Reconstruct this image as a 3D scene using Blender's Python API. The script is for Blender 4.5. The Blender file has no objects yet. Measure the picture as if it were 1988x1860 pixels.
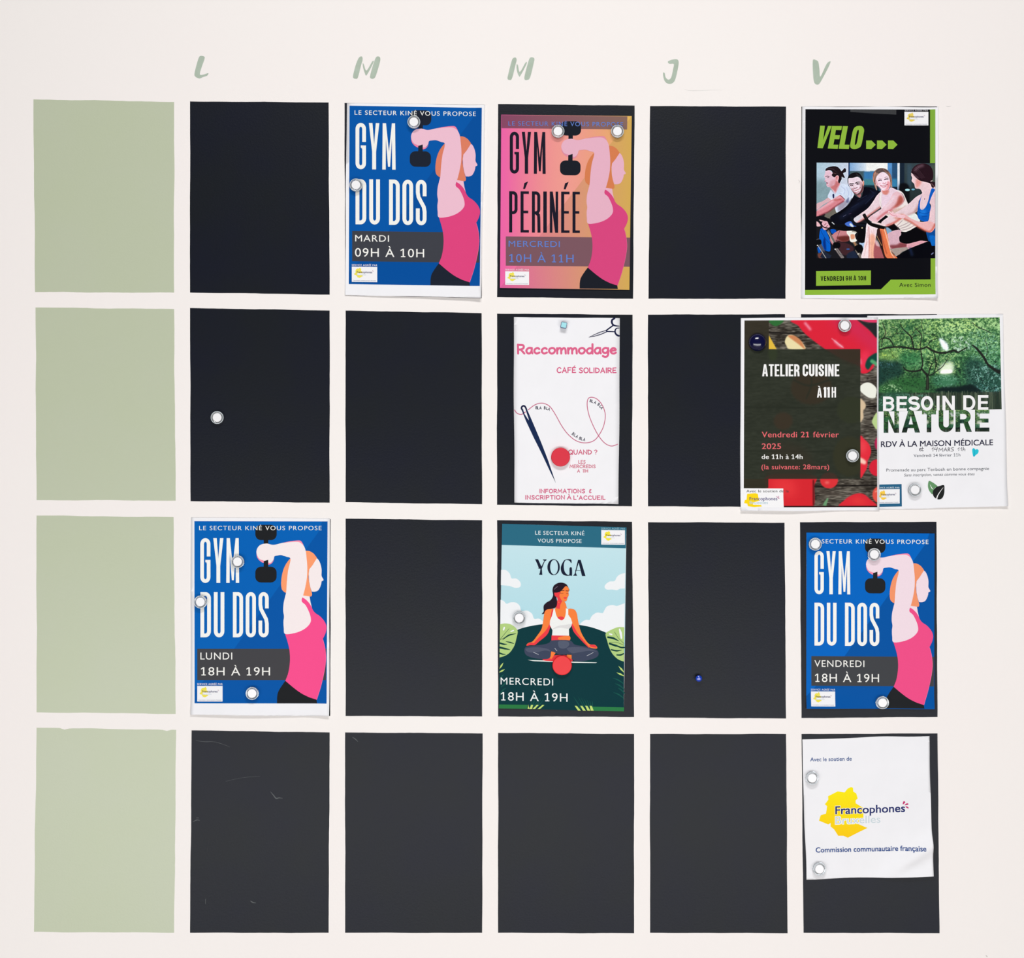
import bpy, bmesh, math, random
import numpy as np
from mathutils import Vector
from mathutils.geometry import tessellate_polygon

# ------------------------------------------------------------------ camera, light, exposure
C = bpy.context.scene.collection
SC = bpy.context.scene
S = 0.000784            # metres of wall per photograph pixel (A4 sheets on the wall fix the scale)
ZC = 1.5                # height of the picture centre above the floor
D = 2.4                 # camera distance from the wall

def wx(px): return (px - 994.0) * S
def wz(py): return ZC + (930.0 - py) * S

cam = bpy.data.cameras.new('camera'); cam.sensor_width = 36.0
cam.lens = 36.0 * D / (1988 * S); cam.clip_start = 0.05
co = bpy.data.objects.new('camera', cam); C.objects.link(co)
co.location = (0, -D, ZC); co.rotation_euler = (math.pi / 2, 0, 0)
SC.camera = co

w = bpy.data.worlds.new('room_light'); SC.world = w; w.use_nodes = True
w.node_tree.nodes['Background'].inputs[0].default_value = (1.0, 0.985, 0.97, 1)
w.node_tree.nodes['Background'].inputs[1].default_value = 0.06

def area(name, loc, target, sx, sy, power, col=(1, 1, 1)):
    l = bpy.data.lights.new(name, 'AREA'); l.shape = 'RECTANGLE'; l.size = sx; l.size_y = sy
    l.energy = power; l.color = col
    o = bpy.data.objects.new(name, l); C.objects.link(o); o.location = loc
    o.rotation_euler = (Vector(target) - Vector(loc)).to_track_quat('-Z', 'Y').to_euler()
    return o
area('ceiling_light', (0.15, -2.4, ZC + 2.2), (0.1, 0, ZC - 1.7), 1.4, 0.55, 58, (1, 0.99, 0.978))
area('low_fill_light', (0.0, -2.85, 0.48), (0, 0, 0.75), 4.4, 0.9, 68, (1.0, 1.0, 1.0))  # unseen soft fill, added to brighten the lower wall and lift the paint's sheen

SC.view_settings.view_transform = 'Standard'
try: SC.view_settings.look = 'None'
except Exception: pass
SC.view_settings.exposure = 0.0
SC.view_settings.gamma = 1.0
SC.view_settings.use_curve_mapping = False
try:
    SC.cycles.caustics_refractive = False; SC.cycles.caustics_reflective = False
    SC.cycles.max_bounces = 10
except Exception: pass

# ------------------------------------------------------------------ helpers: properties, materials
def tag(o, label=None, cat=None, group=None, kind=None):
    if label: o['label'] = label
    if cat: o['category'] = cat
    if group: o['group'] = group
    if kind: o['kind'] = kind
    return o

def lin1(c):
    c = c / 255.0
    return c / 12.92 if c <= 0.04045 else ((c + 0.055) / 1.055) ** 2.4
def lin(c): return (lin1(c[0]), lin1(c[1]), lin1(c[2]), 1.0)
def linA(a):
    a = np.clip(a, 0, 255) / 255.0
    return np.where(a <= 0.04045, a / 12.92, ((a + 0.055) / 1.055) ** 2.4)

def new_mat(name):
    m = bpy.data.materials.new(name); m.use_nodes = True
    return m, m.node_tree, m.node_tree.nodes['Principled BSDF']

def paint(name, rgb, rough=0.6, spec=0.5, var=0.05, scale=4.0, bump=0.0, bscale=300.0, rgb2=None):
    """plain paint: base colour with soft mottling, fine roller relief"""
    m, nt, b = new_mat(name)
    tc = nt.nodes.new('ShaderNodeTexCoord')
    n = nt.nodes.new('ShaderNodeTexNoise'); n.inputs['Scale'].default_value = scale; n.inputs['Detail'].default_value = 4
    nt.links.new(tc.outputs['Object'], n.inputs['Vector'])
    mx = nt.nodes.new('ShaderNodeMix'); mx.data_type = 'RGBA'
    a = lin(rgb); c2 = lin(rgb2) if rgb2 else tuple(x * (1 - var) for x in a[:3]) + (1,)
    mx.inputs[6].default_value = a; mx.inputs[7].default_value = c2
    r = nt.nodes.new('ShaderNodeMapRange'); r.inputs[1].default_value = 0.35; r.inputs[2].default_value = 0.65
    nt.links.new(n.outputs['Fac'], r.inputs[0]); nt.links.new(r.outputs[0], mx.inputs[0])
    nt.links.new(mx.outputs[2], b.inputs['Base Color'])
    b.inputs['Roughness'].default_value = rough; b.inputs['Specular IOR Level'].default_value = spec
    if bump:
        n2 = nt.nodes.new('ShaderNodeTexNoise'); n2.inputs['Scale'].default_value = bscale; n2.inputs['Detail'].default_value = 3
        nt.links.new(tc.outputs['Object'], n2.inputs['Vector'])
        bp = nt.nodes.new('ShaderNodeBump'); bp.inputs['Strength'].default_value = bump; bp.inputs['Distance'].default_value = 0.0005
        nt.links.new(n2.outputs['Fac'], bp.inputs['Height']); nt.links.new(bp.outputs[0], b.inputs['Normal'])
    return m

def plastic(name, rgb, rough=0.3, spec=0.5, coat=0.0):
    m, nt, b = new_mat(name)
    tc = nt.nodes.new('ShaderNodeTexCoord'); n = nt.nodes.new('ShaderNodeTexNoise'); n.inputs['Scale'].default_value = 60
    nt.links.new(tc.outputs['Object'], n.inputs['Vector'])
    mx = nt.nodes.new('ShaderNodeMix'); mx.data_type = 'RGBA'; a = lin(rgb)
    mx.inputs[6].default_value = a; mx.inputs[7].default_value = tuple(x * .93 for x in a[:3]) + (1,)
    nt.links.new(n.outputs['Fac'], mx.inputs[0]); nt.links.new(mx.outputs[2], b.inputs['Base Color'])
    b.inputs['Roughness'].default_value = rough; b.inputs['Specular IOR Level'].default_value = spec
    b.inputs['Coat Weight'].default_value = coat; b.inputs['Coat Roughness'].default_value = 0.08
    return m

def ink_mat(name, rough=0.5, spec=0.05):
    """printed ink: colour carried by the printed mesh, with a faint printer grain"""
    m, nt, b = new_mat(name)
    at = nt.nodes.new('ShaderNodeAttribute'); at.attribute_name = 'Ink'
    tc = nt.nodes.new('ShaderNodeTexCoord'); n = nt.nodes.new('ShaderNodeTexNoise'); n.inputs['Scale'].default_value = 900
    nt.links.new(tc.outputs['Object'], n.inputs['Vector'])
    r = nt.nodes.new('ShaderNodeMapRange'); r.inputs[3].default_value = 0.965; r.inputs[4].default_value = 1.035
    nt.links.new(n.outputs['Fac'], r.inputs[0])
    v = nt.nodes.new('ShaderNodeVectorMath'); v.operation = 'SCALE'
    nt.links.new(at.outputs['Color'], v.inputs[0]); nt.links.new(r.outputs[0], v.inputs['Scale'])
    nt.links.new(v.outputs[0], b.inputs['Base Color'])
    b.inputs['Roughness'].default_value = rough; b.inputs['Specular IOR Level'].default_value = spec
    return m

INK = ink_mat('printed_ink')
INKG = ink_mat('glossy_ink', 0.3, 0.3)
PAPER = paint('white_paper', (243, 243, 247), 0.7, 0.2, 0.02, 25)
M_WALL = paint('wall_paint', (246, 242, 239), 0.65, 0.3, 0.02, 1.1, 0.25, 260, rgb2=(246, 240, 238))
M_BLACK = paint('magnetic_black_paint', (12, 17, 32), 0.42, 0.2, 0.0, 9, 0.25, 320, rgb2=(15, 20, 28))
M_GREEN = paint('sage_green_paint', (188, 197, 169), 0.42, 0.6, 0.0, 7, 0.25, 320, rgb2=(189, 197, 172))
M_LETTER = paint('sage_green_brush_paint', (178, 193, 178), 0.6, 0.3, 0.0, 60, 0.3, 200, rgb2=(170, 184, 168))
M_SCUFF = paint('chalky_scuff', (98, 102, 104), 0.8, 0.2, 0.2, 90)

def mesh_obj(name, verts, faces, mat, parent=None, smooth=False):
    me = bpy.data.meshes.new(name); me.from_pydata(verts, [], faces); me.update()
    if mat: me.materials.append(mat)
    o = bpy.data.objects.new(name, me); C.objects.link(o)
    if parent: o.parent = parent
    if smooth: me.polygons.foreach_set('use_smooth', [True] * len(me.polygons))
    return o

def empty(name, loc):
    o = bpy.data.objects.new(name, None); C.objects.link(o); o.location = loc; o.empty_display_size = 0.02
    return o

# ------------------------------------------------------------------ 2D drawing helpers
def smooth(pts, closed=True, n=5):
    """Catmull-Rom through the points"""
    P = [np.array(p, float) for p in pts]; N = len(P); out = []
    rng = range(N) if closed else range(N - 1)
    for i in rng:
        if closed: a, b, c, d = P[i - 1], P[i], P[(i + 1) % N], P[(i + 2) % N]
        else: a, b, c, d = P[max(i - 1, 0)], P[i], P[i + 1], P[min(i + 2, N - 1)]
        for k in range(n):
            t = k / n
            q = 0.5 * ((2 * b) + (c - a) * t + (2 * a - 5 * b + 4 * c - d) * t * t + (3 * b - a - 3 * c + d) * t ** 3)
            out.append((q[0], q[1]))
    if not closed: out.append(tuple(P[-1]))
    return out

def arc(cx, cy, rx, ry, a0, a1, n=8):
    return [(cx + rx * math.cos(math.radians(a0 + (a1 - a0) * i / n)), cy + ry * math.sin(math.radians(a0 + (a1 - a0) * i / n))) for i in range(n + 1)]
def ellipse(cx, cy, rx, ry=None, n=28): return arc(cx, cy, rx, rx if ry is None else ry, 0, 360, n)[:-1]
def rrect(x0, y0, x1, y1, r):
    return arc(x1 - r, y0 + r, r, r, -90, 0, 6) + arc(x1 - r, y1 - r, r, r, 0, 90, 6) + arc(x0 + r, y1 - r, r, r, 90, 180, 6) + arc(x0 + r, y0 + r, r, r, 180, 270, 6)
def rect(x0, y0, x1, y1): return [(x0, y0), (x1, y0), (x1, y1), (x0, y1)]

def stroke(pts, width, closed=False, cap=False):
    """outline quads of a line with constant or varying width"""
    P = [np.array(p, float) for p in pts]; N = len(P)
    W = [width] * N if not isinstance(width, (list, tuple)) else [float(np.interp(i / (N - 1), np.linspace(0, 1, len(width)), width)) for i in range(N)]
    L, R = [], []
    for i in range(N):
        a = P[i - 1] if (i > 0 or closed) else None
        b = P[(i + 1) % N] if (i < N - 1 or closed) else None
        d1 = (P[i] - a) if a is not None else (b - P[i]); d2 = (b - P[i]) if b is not None else d1
        d1 = d1 / (np.linalg.norm(d1) + 1e-9); d2 = d2 / (np.linalg.norm(d2) + 1e-9)
        n1 = np.array((-d1[1], d1[0])); n2 = np.array((-d2[1], d2[0]))
        m = n1 + n2; l = np.linalg.norm(m)
        m = n1 if l < 1e-6 else m / l
        k = min(1.0 / max(np.dot(m, n1), 0.35), 2.0)
        L.append(P[i] + m * W[i] / 2 * k); R.append(P[i] - m * W[i] / 2 * k)
    out = []
    for i in range(N if closed else N - 1):
        j = (i + 1) % N
        out.append([tuple(L[i]), tuple(L[j]), tuple(R[j]), tuple(R[i])])
    if cap:
        for i in (0, N - 1): out.append(ellipse(P[i][0], P[i][1], W[i] / 2, n=10))
    return out

# condensed display capitals, y runs down, box x0,y0,w,h, stem t
def cg(ch, x0, y0, w, h, t):
    L, R, T, B = x0 + t / 2, x0 + w - t / 2, y0 + t / 2, y0 + h - t / 2
    r = (R - L) / 2; cx = (L + R) / 2; ry = min(r * 1.25, h * .24)
    top = arc(cx, T + ry, r, ry, 0, -180, 10); bot = arc(cx, B - ry, r, ry, 180, 0, 10)   # R->L over top, L->R under bottom
    X = lambda a: x0 + a * w
    Y = lambda a: y0 + a * h
    hb = t * .82
    acc = None
    if ch in 'ÉÀ':
        acc = ch; ch = {'É': 'E', 'À': 'A'}[ch]
    if ch in 'O0': o = stroke(top + bot, t, True)
    elif ch == 'U': o = stroke([(L, y0)] + bot + [(R, y0)], t)
    elif ch == 'C': o = stroke([(R, Y(.38))] + top + bot + [(R, Y(.62))], t)
    elif ch == 'G': o = stroke([(R, Y(.41))] + top + bot + [(R, Y(.485))], t) + [rect(X(.5), Y(.485), R, Y(.485) + hb * .8), [(X(.5), Y(.485)), (X(.62), Y(.485)), (X(.62), Y(.57))]]
    elif ch == 'S':
        mid = [(L, Y(.28)), (L + .07 * w, Y(.38)), (R - .07 * w, Y(.60)), (R, Y(.70))]
        o = stroke([(R, Y(.36))] + top + mid + bot[::-1] + [(L, Y(.63))], t)
    elif ch == 'D':
        q = r * 1.1
        o = [rect(x0, y0, x0 + t, y0 + h)] + stroke([(x0 + t * .9, y0 + t / 2)] + arc(R - q, y0 + t / 2 + q * 1.2, q, q * 1.2, -90, 0, 8) + arc(R - q, y0 + h - t / 2 - q * 1.2, q, q * 1.2, 0, 90, 8) + [(x0 + t * .9, y0 + h - t / 2)], t)
    elif ch in 'PR':
        q = r * 1.1; m = Y(.52)
        o = [rect(x0, y0, x0 + t, y0 + h)] + stroke([(x0 + t * .9, y0 + t / 2)] + arc(R - q, y0 + t / 2 + q * 1.2, q, q * 1.2, -90, 0, 8) + arc(R - q, m - q * 1.2, q, q * 1.2, 0, 90, 8) + [(x0 + t * .9, m)], [t] * 3)
        if ch == 'R': o += stroke([(cx, m), (R - t * .1, m + t * .7), (R, m + 1.6 * t), (R + t * .08, y0 + h)], t)
    elif ch == 'E': o = [rect(x0, y0, x0 + t, y0 + h), rect(x0, y0, x0 + w, y0 + hb), rect(x0, y0 + h - hb, x0 + w, y0 + h), rect(x0, Y(.5) - hb / 2, X(.92), Y(.5) + hb / 2)]
    elif ch == 'L': o = [rect(x0, y0, x0 + t, y0 + h), rect(x0, y0 + h - hb, x0 + w, y0 + h)]
    elif ch == 'T': o = [rect(cx - t / 2, y0, cx + t / 2, y0 + h), rect(x0, y0, x0 + w, y0 + hb)]
    elif ch == 'I': o = [rect(x0, y0, x0 + w, y0 + h)]
    elif ch == 'H': o = [rect(x0, y0, x0 + t, y0 + h), rect(x0 + w - t, y0, x0 + w, y0 + h), rect(x0 + t, Y(.47) - hb / 2, x0 + w - t, Y(.47) + hb / 2)]
    elif ch == 'N': o = [rect(x0, y0, x0 + t * .85, y0 + h), rect(x0 + w - t * .85, y0, x0 + w, y0 + h), [(x0, y0), (x0 + t, y0), (x0 + w, y0 + h), (x0 + w - t, y0 + h)]]
    elif ch == 'A': o = [[(cx - t * .55, y0), (cx, y0), (cx, Y(.2)), (x0 + t, y0 + h), (x0, y0 + h)], [(cx, y0), (cx + t * .55, y0), (x0 + w, y0 + h), (x0 + w - t, y0 + h), (cx, Y(.2))], rect(X(.27), Y(.66), X(.73), Y(.66) + hb)]
    elif ch == 'V': o = [[(x0, y0), (x0 + t, y0), (cx, Y(.8)), (cx, y0 + h), (cx - t * .55, y0 + h)], [(x0 + w, y0), (cx + t * .55, y0 + h), (cx, y0 + h), (cx, Y(.8)), (x0 + w - t, y0)]]
    elif ch == 'Y': o = [[(x0, y0), (X(.34), y0), (cx, Y(.46)), (X(.66), y0), (x0 + w, y0), (cx + t * .52, Y(.62)), (cx + t * .52, y0 + h), (cx - t * .52, y0 + h), (cx - t * .52, Y(.62))]]
    elif ch == 'M': o = [[(x0, y0 + h), (X(.03), y0), (X(.28), y0), (X(.5), Y(.62)), (X(.72), y0), (X(.96), y0), (x0 + w, y0 + h), (X(.74), y0 + h), (X(.72), Y(.33)), (X(.585), Y(.94)), (X(.43), Y(.94)), (X(.27), Y(.33)), (X(.26), y0 + h)]]
    elif ch == '1': o = [rect(x0 + w - t, y0, x0 + w, y0 + h), [(x0 + w - t, y0), (x0 + w - t, Y(.22)), (x0, Y(.22)), (x0, Y(.12))]]
    elif ch == '9':
        t = t * .8; L, R = x0 + t / 2, x0 + w - t / 2; r = (R - L) / 2; T, B = y0 + t / 2, y0 + h - t / 2
        top = arc(cx, T + ry, r, ry, 0, -180, 10); bot = arc(cx, B - ry, r, ry, 180, 0, 10)
        m = Y(.58); b9 = arc(cx, m - ry, r, ry, 180, 0, 8)
        o = stroke(top + b9, t, True) + stroke([(R, Y(.3)), (R, B - ry)] + bot[::-1] + [(L, Y(.74))], t)
    else: o = []
    if acc == 'É': o.append([(cx - t * .1, y0 - .24 * h * .85), (cx + t * 1.1, y0 - .24 * h), (cx + t * .1, y0 - .06 * h), (cx - t * .55, y0 - .06 * h)])
    if acc == 'À': o.append([(cx - t * 1.0, y0 - .2 * h), (cx - t * .1, y0 - .2 * h), (cx + t * .5, y0 - .04 * h), (cx - t * .2, y0 - .04 * h)])
    return o
CW = {'I': .42, 'M': 1.28, '1': .62, ' ': .5, 'L': .85, 'E': .88, 'T': .95, 'A': 1.1, 'À': 1.1, 'V': 1.05, 'Y': 1.0}

# hand-lettered stroke font, y up, cap height 1 : (width, [(curved, points)])
HF = {
 'A': (.72, [(0, [(0, 0), (.36, 1), (.7, 0)]), (0, [(.12, .33), (.6, .36)])]),
 'B': (.6, [(0, [(.03, 0), (0, 1)]), (1, [(0, .97), (.42, .92), (.42, .6), (.05, .53)]), (1, [(.05, .53), (.5, .45), (.5, .1), (.03, .02)])]),
 'C': (.68, [(1, [(.66, .82), (.42, 1), (.12, .82), (0, .45), (.16, .08), (.45, 0), (.68, .14)])]),
 'D': (.66, [(0, [(.03, 0), (0, 1)]), (1, [(0, .98), (.45, .86), (.66, .5), (.45, .1), (.03, .02)])]),
 'E': (.56, [(0, [(.56, 1), (.02, .97), (0, .02), (.58, .03)]), (0, [(.02, .5), (.46, .52)])]),
 'F': (.54, [(0, [(.54, .98), (.02, .97), (0, 0)]), (0, [(.02, .5), (.44, .52)])]),
 'H': (.64, [(0, [(0, 0), (0, 1)]), (0, [(.64, 0), (.64, 1)]), (0, [(0, .5), (.64, .5)])]),
 'I': (.04, [(0, [(.02, 0), (.02, 1)])]),
 'L': (.5, [(0, [(0, 1), (.02, .02), (.5, .03)])]),
 'M': (.86, [(0, [(0, 0), (.1, 1), (.43, .3), (.78, 1), (.86, 0)])]),
 'N': (.66, [(0, [(.02, 0), (0, 1), (.64, .03), (.66, 1)])]),
 'O': (.76, [(2, [(.38, 1), (.08, .82), (0, .45), (.15, .08), (.42, 0), (.7, .2), (.76, .6), (.62, .9)])]),
 'P': (.56, [(0, [(.02, 0), (0, 1)]), (1, [(0, .97), (.5, .92), (.54, .62), (.3, .44), (.02, .43)])]),
 'Q': (.78, [(2, [(.38, 1), (.08, .82), (0, .45), (.15, .08), (.42, 0), (.7, .2), (.76, .6), (.62, .9)]), (0, [(.45, .25), (.78, -.06)])]),
 'R': (.62, [(0, [(.02, 0), (0, 1)]), (1, [(0, .97), (.5, .92), (.54, .62), (.3, .46), (.02, .45)]), (0, [(.26, .46), (.62, 0)])]),
 'S': (.56, [(1, [(.54, .86), (.3, 1), (.05, .8), (.22, .55), (.5, .38), (.5, .1), (.25, 0), (0, .12)])]),
 'T': (.66, [(0, [(0, .97), (.66, 1)]), (0, [(.33, 0), (.32, .97)])]),
 'U': (.66, [(1, [(0, 1), (.02, .35), (.18, .03), (.45, .03), (.62, .35), (.66, 1)])]),
 'V': (.66, [(0, [(0, 1), (.33, 0), (.66, 1)])]),
 '?': (.5, [(1, [(0, .82), (.25, 1), (.5, .8), (.35, .55), (.25, .42), (.24, .28)]), (0, [(.24, .03), (.25, .02)])]),
 '&': (.45, [(1, [(.42, .85), (.2, .9), (.1, .68), (.25, .55), (.05, .35), (.15, .05), (.42, .12)])]),
 "'": (.06, [(0, [(.05, 1.05), (.02, .8)])]),
 '1': (.16, [(0, [(.14, 0), (.14, 1), (0, .86)])]), '4': (.5, [(0, [(.14, .95), (0, .42), (.5, .45)]), (0, [(.4, .85), (.32, 0)])]),
 'a': (.56, [(2, [(.5, .58), (.22, .62), (0, .35), (.1, .05), (.35, .03), (.5, .3)]), (0, [(.52, .62), (.5, .25), (.58, .02)])]),
 'c': (.52, [(1, [(.48, .5), (.3, .62), (.05, .45), (.02, .18), (.22, 0), (.5, .1)])]),
 'd': (.56, [(2, [(.5, .5), (.25, .6), (0, .35), (.1, .05), (.35, .03), (.5, .25)]), (0, [(.54, 1.05), (.54, .0)])]),
 'e': (.52, [(1, [(.04, .3), (.48, .38), (.4, .58), (.18, .58), (0, .32), (.12, .05), (.35, 0), (.52, .1)])]),
 'g': (.56, [(2, [(.5, .55), (.22, .62), (0, .38), (.1, .1), (.35, .08), (.5, .3)]), (1, [(.53, .6), (.54, .0), (.45, -.3), (.22, -.38), (.02, -.28)])]),
 'h': (.45, [(0, [(0, 1), (0, 0)]), (1, [(0, .4), (.25, .58), (.4, .4), (.42, 0)])]),
 'm': (.86, [(0, [(0, .6), (.02, 0)]), (1, [(.02, .35), (.2, .6), (.38, .5), (.4, 0)]), (1, [(.41, .35), (.62, .6), (.8, .48), (.84, 0)])]),
 'o': (.56, [(2, [(.28, .62), (.04, .5), (0, .2), (.2, 0), (.45, .08), (.56, .35), (.46, .56)])]),
 't': (.4, [(1, [(.2, .9), (.12, .3), (.2, .02), (.38, .08)]), (0, [(0, .58), (.4, .62)])]),
}

_tc = {}
def font_mesh(s, bold=0.0, space=1.0):
    k = (s, bold, round(space, 9))
    if k not in _tc:
        cu = bpy.data.curves.new('lettering', 'FONT'); cu.body = s; cu.size = 1; cu.offset = bold; cu.space_character = space
        cu.resolution_u = 5; cu.fill_mode = 'FRONT'
        o = bpy.data.objects.new('lettering', cu); C.objects.link(o)
        dg = bpy.context.evaluated_depsgraph_get(); me = o.evaluated_get(dg).to_mesh()
        V = [(v.co.x, v.co.y) for v in me.vertices]; F = [tuple(p.vertices) for p in me.polygons]
        o.evaluated_get(dg).to_mesh_clear(); bpy.data.objects.remove(o); bpy.data.curves.remove(cu)
        if '1' in s and s != '1' and abs(space * 1e5 - round(space * 1e5)) < .05:      # give the bar-shaped figure one its flag and foot
            W1 = font_mesh('1', bold, space)[0]; bw = max(v[0] for v in W1) - min(v[0] for v in W1); hh = max(v[1] for v in W1)
            for i, c in enumerate(s):
                if c != '1': continue
                xr = max(v[0] for v in font_mesh(s[:i + 1].replace(' ', ' '), bold, space + 1e-6)[0]) if i else bw + min(v[0] for v in V)
                xl = xr - bw; b = len(V)
                V += [(xl, hh), (xl, hh - bw * 1.1), (xl - .15, hh - .2), (xl - .15, hh - .12)]; F.append((b, b + 1, b + 2, b + 3))
                fw = bw * .8; b = len(V); V += [(xl - .12, 0), (xl, 0), (xl, fw), (xl - .12, fw), (xr, 0), (xr + .1, 0), (xr + .1, fw), (xr, fw)]; F += [(b, b + 1, b + 2, b + 3), (b + 4, b + 5, b + 6, b + 7)]
        _tc[k] = (V, F)
    return _tc[k]
CAP = max(v[1] for v in font_mesh('H')[0])

# ------------------------------------------------------------------ one printed layer of a sheet
DZ = 0.00005
class Art:
    """collects coloured flat shapes given in the coordinates of a view (ox, oy, k): photo px = o + v / k"""
    def __init__(s, ox=0, oy=0, k=1.0, warp=None, layer=1):
        s.ox, s.oy, s.k, s.warp, s.base = ox, oy, k, warp, layer; s.V = []; s.F = []; s.cuts = []; s.auto = True; s.sub = 0
    def mark(s):
        if s.F and (not s.cuts or s.cuts[-1] != len(s.F)): s.cuts.append(len(s.F))
    def map(s, p):
        if s.warp: return s.warp(p)
        return (s.ox + p[0] / s.k, s.oy + p[1] / s.k)
    def tri(s, V, F, col, layer=0):
        s.sub = (s.sub + 1) % 37; layer = layer + s.sub * .025
        b = len(s.V); lc = col if callable(col) else lin(col)
        for p in V:
            q = s.map(p); s.V.append((q[0], q[1], s.base + layer, lin(lc(p)) if callable(lc) else lc))
        for f in F: s.F.append(tuple(b + i for i in f))
    def poly(s, pts, col, layer=0, holes=()):
        if len(pts) <= 4 and not holes and _convex(pts): s.tri(pts, [tuple(range(len(pts)))], col, layer); return
        loops = [[Vector((p[0], p[1], 0)) for p in l] for l in [pts] + list(holes)]
        fl = [p for l in [pts] + list(holes) for p in l]
        s.tri(fl, tessellate_polygon(loops), col, layer)
    def sm(s, pts, col, layer=0, n=4): s.poly(smooth(pts, True, n), col, layer)
    def many(s, polys, col, layer=0):
        for p in polys: s.poly(p, col, layer)
    def line(s, pts, wd, col, layer=0, curved=True, cap=True, closed=False, n=5):
        if curved: pts = smooth(pts, closed, n)
        s.many(stroke(pts, wd, closed, cap), col, layer)
    def text(s, t, x0, x1, yb, cap, col, bold=0.0, space=1.0, slant=0.0, k=0.0, layer=0):
        if s.auto: s.mark()
        V, F = font_mesh(t, 0.0, space)
        a = min(v[0] for v in V); b = max(v[0] for v in V); sx = (x1 - x0) / (b - a); sy = cap / CAP
        Q = [(x0 + (v[0] - a) * sx + slant * v[1] * sy, yb - v[1] * sy + k * (v[0] - a) * sx) for v in V]
        if bold <= .001: s.tri(Q, F, col, layer)
        else:
            d = bold * cap * 1.5
            for dx, dy in ((-d, -d * .7), (d, -d * .7), (-d, d * .7), (d, d * .7)) if bold > .012 else ((-d, 0), (d, 0)): s.tri([(q[0] + dx, q[1] + dy) for q in Q], F, col, layer)
    def block(s, t, x0, x1, y0, y1, stem, col, gap=.28, k=0.0, slant=0.0, layer=0):
        """condensed display lettering in a box; stem and gap in units of a letter's width"""
        if s.auto: s.mark()
        tot = sum(CW.get(c, 1.0) for c in t) + gap * (len(t) - 1); u = (x1 - x0) / tot; x = x0
        for c in t:
            wd = CW.get(c, 1.0) * u
            for p in cg(c, x, y0, wd, y1 - y0, stem * u):
                s.poly([(q[0] + slant * (y1 - q[1]), q[1] + k * (q[0] - x0)) for q in p], col, layer)
            x += wd + gap * u
    def hand(s, t, x0, x1, yb, cap, wd, col, gap=.28, k=0.0, rot=0.0, layer=0, slant=0.0):
        if s.auto: s.mark()
        tot = sum(HF[c][0] if c != ' ' else .45 for c in t) + gap * (len(t) - 1); u = (x1 - x0) / tot; x = 0
        cr, sr = math.cos(rot), math.sin(rot)
        for c in t:
            if c == ' ': x += (.45 + gap) * u; continue
            g = HF[c]
            for cv, P in g[1]:
                Q = [(x + p[0] * u, p[1] * cap) for p in P]
                if cv: Q = smooth(Q, cv == 2, 4)
                R = [(x0 + (q[0] + slant * q[1]) * cr + q[1] * sr, yb - q[1] * cr + q[0] * sr + k * q[0]) for q in Q]
                s.many(stroke(R, wd, cv == 2, cv != 2), col, layer)
            x += (g[0] + gap) * u

def _convex(p):
    sg = 0
    for i in range(len(p)):
        a, b, c = p[i - 1], p[i], p[(i + 1) % len(p)]
        z = (b[0] - a[0]) * (c[1] - b[1]) - (b[1] - a[1]) * (c[0] - b[0])
        if abs(z) > 1e-9:
            if sg and (z > 0) != (sg > 0): return False
            sg = z
    return True

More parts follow.
